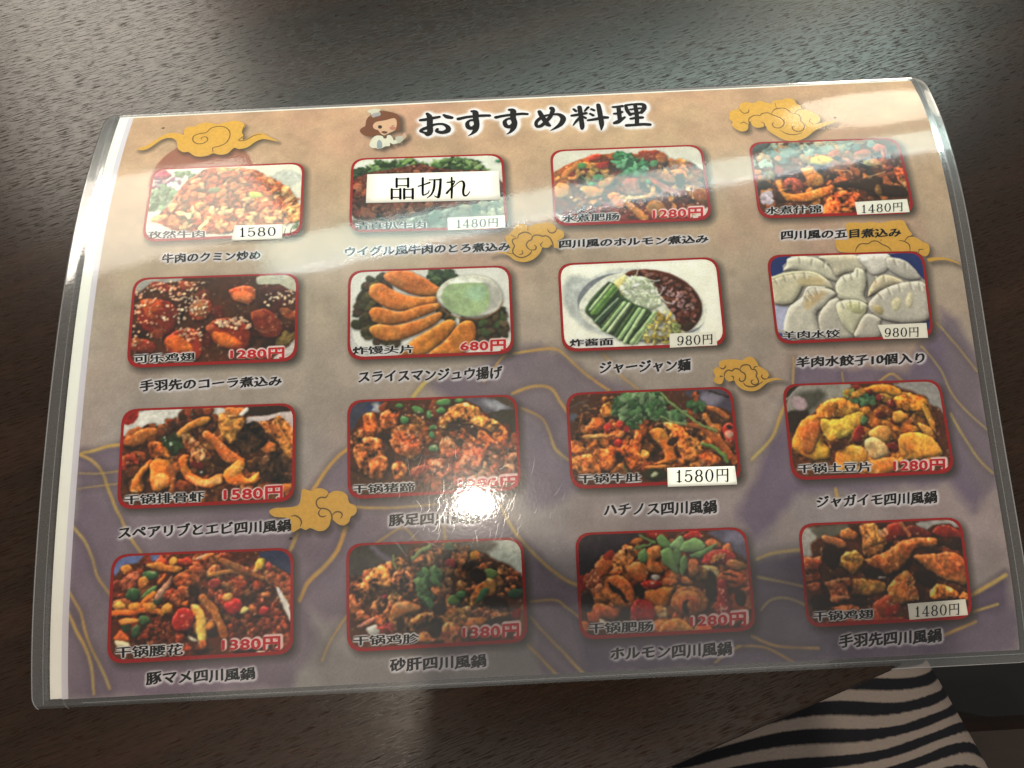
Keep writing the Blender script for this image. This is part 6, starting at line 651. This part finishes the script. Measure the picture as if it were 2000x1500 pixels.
# --- Mincho characters as pen strokes (x, y, width) in a unit box, y down
def _oval(cx, cy, rx, ry, a0, a1, wv, wh, n=22): return [(cx + rx * math.cos(a), cy + ry * math.sin(a), wh + (wv - wh) * abs(math.cos(a)) ** 1.3) for a in np.linspace(math.radians(a0), math.radians(a1), n)]
MIN = {'0': (.62, [_oval(.5, .5, .38, .47, 0, 360, .13, .045)]),
 '1': (.5, [[(.52, .02, .13), (.52, .5, .13), (.52, .98, .13)], [(.52, .03, .05), (.36, .15, .06), (.2, .2, .05)], [(.18, .97, .05), (.5, .97, .05), (.84, .97, .05)]]),
 '4': (.64, [[(.64, .03, .08), (.35, .38, .05), (.06, .72, .05)], [(.06, .72, .06), (.5, .72, .06), (.96, .72, .06)], [(.66, .03, .13), (.66, .5, .13), (.66, .97, .13)], [(.44, .97, .05), (.88, .97, .05)]]),
 '5': (.6, [[(.2, .05, .08), (.5, .06, .09), (.86, .03, .06)], [(.2, .05, .06), (.18, .25, .05), (.15, .48, .05)], _oval(.46, .67, .4, .29, -140, 40, .13, .06) + _oval(.46, .67, .4, .30, 55, 150, .09, .06), [(.1, .84, .1), (.14, .82, .1)]]),
 '8': (.62, [_oval(.5, .26, .31, .23, 0, 360, .12, .05), _oval(.5, .73, .37, .25, 0, 360, .13, .05)]),
 '9': (.62, [_oval(.5, .33, .36, .31, 0, 360, .12, .05), [(.86, .33, .12), (.84, .6, .12), (.68, .85, .09), (.4, .97, .05), (.18, .93, .05)], [(.16, .88, .1), (.2, .87, .1)]]),
 '円': (1., [[(.12, .06, .1), (.12, .5, .1), (.12, .98, .07)], [(.12, .08, .05), (.5, .08, .05), (.86, .08, .05)], [(.88, .06, .11), (.88, .5, .11), (.88, .93, .1), (.82, .97, .06), (.68, .93, .03)], [(.5, .08, .09), (.5, .3, .09), (.5, .5, .08)], [(.12, .5, .05), (.5, .5, .05), (.88, .5, .05)]]),
 '品': (1., [[(.27, .03, .08), (.27, .44, .08)], [(.74, .03, .08), (.74, .44, .08)], [(.25, .05, .04), (.76, .05, .04)], [(.27, .38, .04), (.74, .38, .04)], [(.07, .54, .08), (.07, .99, .08)], [(.42, .54, .08), (.42, .99, .08)], [(.05, .56, .04), (.44, .56, .04)], [(.07, .93, .04), (.42, .93, .04)], [(.58, .54, .08), (.58, .99, .08)], [(.93, .54, .08), (.93, .99, .08)], [(.56, .56, .04), (.95, .56, .04)], [(.58, .93, .04), (.93, .93, .04)]]),
 '切': (1., [[(.02, .42, .05), (.25, .34, .05), (.48, .25, .07)], [(.2, .03, .08), (.2, .4, .08), (.2, .8, .07), (.26, .83, .05), (.42, .74, .04), (.46, .62, .03)], [(.46, .12, .04), (.7, .12, .04), (.94, .11, .07)], [(.68, .12, .07), (.66, .5, .08), (.56, .8, .06), (.38, .97, .03)], [(.93, .1, .08), (.91, .5, .09), (.85, .9, .1), (.8, .95, .06), (.68, .88, .03)]]),
 'れ': (1., [[(.24, .02, .06), (.25, .5, .08), (.24, .98, .06)], [(.06, .25, .05), (.2, .24, .06), (.36, .2, .05), (.24, .48, .05), (.04, .76, .08)], [(.04, .76, .06), (.3, .48, .03), (.55, .24, .04), (.7, .22, .07), (.75, .4, .09), (.71, .7, .08), (.76, .88, .07), (.88, .86, .05), (.99, .7, .03)]])}
def mincho(text, q):
    gap = .14; tot = sum(MIN[c][0] + gap for c in text) - gap; x0 = 0; vv, tt, hh, n = [], [], [], 0; q = np.array(q).reshape(4, 2)
    Hq = np.linalg.norm(q[3] - q[0]); Wq = np.linalg.norm(q[1] - q[0])
    for c in text:
        for m_, st in enumerate(MIN[c][1]):
            a = np.array(st); p = quadmap(q, (x0 + a[:, 0] * MIN[c][0]) / tot, a[:, 1]); v, t = ribbon(np.c_[p, a[:, 2] * Hq * 1.2 + .03], 4); vv.append(v); tt.append(t + n); n += len(v); hh.append(np.full(len(v), m_ % 6))
        x0 += MIN[c][0] + gap
    return np.concatenate(vv), np.concatenate(tt), np.concatenate(hh)
# --- price labels: some laminated in, three stuck on top of the film
FILM_TOP = .34
stuck = {'11s': 'matte white price label stuck on the film over the cumin beef photo', '12s': 'wide matte white sold-out label stuck on the film', '33s': 'matte white price label stuck on the film over the tripe photo'}
for n_, (k, q, t, tq, top) in PATCH.items():
    off = FILM_TOP + .10 if top else .14
    s_, t_ = np.meshgrid(np.linspace(0, 1, 10), np.linspace(0, 1, 6)); 
    lb = link('price_label' if n_ != '12s' else 'sold_out_label', big_mesh('price_label', sheet(quadmap(q, s_.ravel(), t_.ravel()), off), grid_quads(10, 6)), M_label, menu, False)
    if top: so = lb.modifiers.new('thickness', 'SOLIDIFY'); so.thickness = .00009; so.offset = -1; tag(lb, stuck[n_])
    # Mincho-like strokes: heavy uprights, thin horizontals
    uv, T, hg = mincho(t, tq)
    tri_mesh('price' if n_ != '12s' else 'sold_out_lettering', uv, T, off + .03, M_ink, lb, hg)
# the printed price peeking out beside the stuck label of the first photo
q = np.array(PATCH['11s'][1]).reshape(4, 2); dr = (q[1] - q[0]) / np.linalg.norm(q[1] - q[0]); up = (q[0] - q[3]); up /= np.linalg.norm(up)
vv, tt, n = [], [], 0
for off_ in (.35, 2.35):
    a = q[2] + dr * off_ + up * 1.6; v, t = ribbon(np.r_[[*a, .28], [*(a + up * 2.7), .28]].reshape(2, 3), 3); vv.append(v); tt.append(t + n); n += len(v)
tri_mesh('covered_price', np.concatenate(vv), np.concatenate(tt), .125, M_ink, photo_obj['11'])

# --- the clear pouch
FU0, FU1, FV0, FV1 = -14.9, 290.0, -4.0, 204.9
def rr(u, v, r=5.0):
    """pull grid points into a rounded rectangle"""
    u = u.copy(); v = v.copy()
    for cu, su in ((FU0 + r, -1), (FU1 - r, 1)):
        for cv, sv in ((FV0 + r, -1), (FV1 - r, 1)):
            a = (u - cu) * su; b = (v - cv) * sv; m = (a > 0) & (b > 0)
            h = np.hypot(a, b); k = np.where(m & (h > 0), np.maximum(a, b) / np.maximum(h, 1e-9), 1)
            u = np.where(m, cu + (u - cu) * k, u); v = np.where(m, cv + (v - cv) * k, v)
    return u, v
nu, nv = 110, 150
def dense(a, b, n, r=6.0): return np.unique(np.concatenate([np.linspace(a, a + r, 9), np.linspace(a + r, b - r, n - 18), np.linspace(b - r, b, 9)]))
us = dense(FU0, FU1, nu); vs = dense(FV0, FV1, nv)[::-1]; nu, nv = len(us), len(vs)
uu, vv_ = np.meshgrid(us, vs); ur, vr = rr(uu, vv_)
# the pouch lies tight over the paper and sinks to half its height in the sealed margin
d_in = np.minimum.reduce([ur - (-9.8), 285.2 - ur, vr - 0, 203.8 - vr]); lift = np.clip((d_in + 1.6) / 1.6, 0, 1)
ox = np.linspace(0, 1, 7)
top = sheet(np.stack([ur.ravel(), vr.ravel()], 1), (.10 + (FILM_TOP - .10) * lift ** 2 * (3 - 2 * lift)).ravel()); bot = sheet(np.stack([ur.ravel(), vr.ravel()], 1), (-.08 - .20 * lift).ravel())
Qt = grid_quads(nu, nv); nV = nu * nv; idx = np.arange(nV).reshape(nv, nu); loop = np.concatenate([idx[0, :-1], idx[:-1, -1], idx[-1, :0:-1], idx[:0:-1, 0]])
fm = big_mesh('laminate_film', np.concatenate([top, bot]), np.concatenate([Qt, Qt[:, ::-1] + nV])); am = fm.attributes.new('margin', 'FLOAT', 'POINT'); am.data.foreach_set('value', np.tile(1 - np.clip((d_in + .4) / .6, 0, 1).ravel(), 2).astype(np.float32))
fo = link('laminate_film', fm, M_film, menu, True)
# cut edge of the pouch: a thin bright rim
n = len(loop); st = np.stack([loop, loop + nV, np.roll(loop, -1) + nV, np.roll(loop, -1)], 1)
allP = np.concatenate([top, bot])
lp = np.stack([ur.ravel()[loop], vr.ravel()[loop]], 1); cen = lp.mean(0)
inn = lp + (cen - lp) / np.linalg.norm(cen - lp, axis=1, keepdims=True) * .45
P = np.concatenate([sheet(lp, .13), sheet(inn, .15), sheet(lp, -.09)])
f1 = np.array([[i, (i + 1) % n, (i + 1) % n + n, i + n] for i in range(n)]); f2 = np.array([[i + 2 * n, (i + 1) % n + 2 * n, (i + 1) % n, i] for i in range(n)])
link('film_edge', big_mesh('film_edge', P, np.concatenate([f1, f2])), M_rim, menu, False)
# sealed seam: the crease where the two films meet around the paper, and the corner of the inner film
def seam(path, w, name, off=.2):
    v, t = ribbon(np.c_[path, np.full(len(path), w)], 2); return tri_mesh(name, v, t, off, M_rim, menu)
rect = lambda a, b, c, d: np.concatenate([np.stack([np.linspace(a, b, 60), np.full(60, c)], 1), np.stack([np.full(60, b), np.linspace(c, d, 60)], 1), np.stack([np.linspace(b, a, 60), np.full(60, d)], 1), np.stack([np.full(60, a), np.linspace(d, c, 60)], 1)])
seam(rect(-11.6, 286.9, -1.5, 204.35)[60:120], .22, 'sealed_seam'); seam(np.stack([np.linspace(0, 286.9, 60), np.full(60, -1.2)], 1), .2, 'sealed_seam')
seam(np.stack([np.full(60, -11.4), np.linspace(-1.2, 203, 60)], 1), .2, 'sealed_seam')
ang = np.linspace(math.pi, 1.5 * math.pi, 10); cc = np.stack([-5.6 + 3.2 + 3.2 * np.cos(ang), -3.2 + 3.2 + 3.2 * np.sin(ang)], 1)
seam(np.concatenate([cc, np.stack([np.linspace(-2, 60, 20), np.full(20, -3.2)], 1)]), .18, 'inner_film_edge')
# hairline scratches in the film
vv, tt, n = [], [], 0; rs = random.Random(4)
for s_ in SCRATCH:
    p = np.array(s_).reshape(-1, 2); w = rs.uniform(.04, .09); v, t = ribbon(np.c_[p, [w * .4, w, w * .3]], 4); vv.append(v); tt.append(t + n); n += len(v)
o = tri_mesh('scratches', np.concatenate(vv), np.concatenate(tt), FILM_TOP + .03, M_scr, menu); o['kind'] = 'stuff'

# ------------------------------------------------------------------ the lap below the table edge
person = bpy.data.objects.new('person', None); COL.objects.link(person); person.location = (0.34, -0.45, -.20)
tag(person, 'lap of a seated person in black and white striped clothing below the table edge', 'person')
CL_ = spline(np.array([(0.298, -.50, -.16, .098), (0.303, -.36, -.165, .096), (0.300, -.22, -.175, .092), (0.295, -.10, -.200, .084), (0.290, -.03, -.225, .078), (0.287, .012, -.262, .070), (0.286, .030, -.33, .062), (0.284, .02, -.46, .056), (0.282, 0, -.60, .046), (0.282, 0, -.70, .042)]), 9)
C3 = CL_[:, :3]; tan = np.gradient(C3, axis=0); tan /= np.linalg.norm(tan, axis=1, keepdims=True); side = np.array([1.0, 0, 0]); NS = 72
arc = np.concatenate([[0], np.cumsum(np.linalg.norm(np.diff(C3, axis=0), axis=1))]); V = []; stv = []; rg = np.random.default_rng(8)
for i, (c, t, r) in enumerate(zip(C3, tan, CL_[:, 3])):
    up = np.cross(side, t); up /= np.linalg.norm(up)
    for j in range(NS):
        a = 2 * math.pi * j / NS; fold = 1 + .012 * math.sin(3 * a + arc[i] * 30) + .010 * math.sin(7 * a - arc[i] * 55 + 1.3 * math.sin(2 * a))
        q = c + (side * math.cos(a) + up * math.sin(a)) * r * fold; V.append(q)
        stv.append((.55 - (q[1] - .10 * (q[0] - .292) + 1.6 * (q[0] - .292) ** 2) + max(0, -.30 - q[2]) * 1.0 + .0022 * math.sin(a * 5 + q[1] * 60) + .0016 * math.sin(q[1] * 140 + 3 * a)) / .0084)
V.append(C3[0] - tan[0] * .02); stv.append(0); V.append(C3[-1] + tan[-1] * .01); stv.append(arc[-1] / .015)
nr = len(C3); Fq = [[i * NS + j, i * NS + (j + 1) % NS, (i + 1) * NS + (j + 1) % NS, (i + 1) * NS + j] for i in range(nr - 1) for j in range(NS)]
Ft = [[nr * NS, (j + 1) % NS, j] for j in range(NS)] + [[nr * NS + 1, (nr - 1) * NS + j, (nr - 1) * NS + (j + 1) % NS] for j in range(NS)]
me = bpy.data.meshes.new('striped_trousers'); me.from_pydata([tuple(np.array(v) - np.array(person.location)) for v in V], [], Fq + Ft); me.update()
at = me.attributes.new('stripe', 'FLOAT', 'POINT'); at.data.foreach_set('value', np.array(stv, np.float32))
link('striped_trousers', me, cloth_material(), person, True)

# ------------------------------------------------------------------ the seat the person sits on
chair = bpy.data.objects.new('chair', None); COL.objects.link(chair); chair.location = (.40, -.30, -.75); tag(chair, 'dark brown padded chair half hidden under the striped lap', 'chair')
M_seat = flat('brown_leatherette', '24150e', .5, .4, .25, 40)
def cpart(name, x0, x1, y0, y1, z0, z1, mat, bv):
    o = slab(name, [(x0, y0), (x1, y0), (x1, y1), (x0, y1)], z0, z1, mat, None, bv); o.parent = chair; o.modifiers[0].limit_method = 'NONE' if bv > .01 else 'ANGLE'; return o
cpart('seat', -.25, .25, -.22, .23, .36, .44, M_seat, .03)
for sx in (-.22, .18):
    for sy in (-.19, .16): cpart('leg', sx, sx + .04, sy, sy + .04, 0, .36, M_edge, .004)

# ------------------------------------------------------------------ the phone that takes the picture (its shadow falls on the lower right)
ph = bpy.data.objects.new('smartphone', None); COL.objects.link(ph); tag(ph, 'black smartphone held level above the menu, out of the picture', 'phone')
ph.matrix_world = cam.matrix_world @ Matrix.Translation((0, 0, .006))
M_ph = flat('black_phone_glass', '141416', .35, .5, .1, 50)
def rbox(name, x0, x1, y0, y1, z0, z1, r, mat):
    pts = []
    for cx, cy, a0 in ((x1 - r, y1 - r, 0), (x0 + r, y1 - r, 90), (x0 + r, y0 + r, 180), (x1 - r, y0 + r, 270)):
        pts += [(cx + r * math.cos(math.radians(a0 + k * 15)), cy + r * math.sin(math.radians(a0 + k * 15))) for k in range(7)]
    o = slab(name, pts, z0, z1, mat); o.parent = ph; return o
rbox('phone_body', -.019, .118, -.069, .013, 0, .009, .012, M_ph)
rbox('screen', -.016, .115, -.066, .010, .009, .0093, .009, flat('dark_screen', '0c0d10', .1, .5, .1, 50))
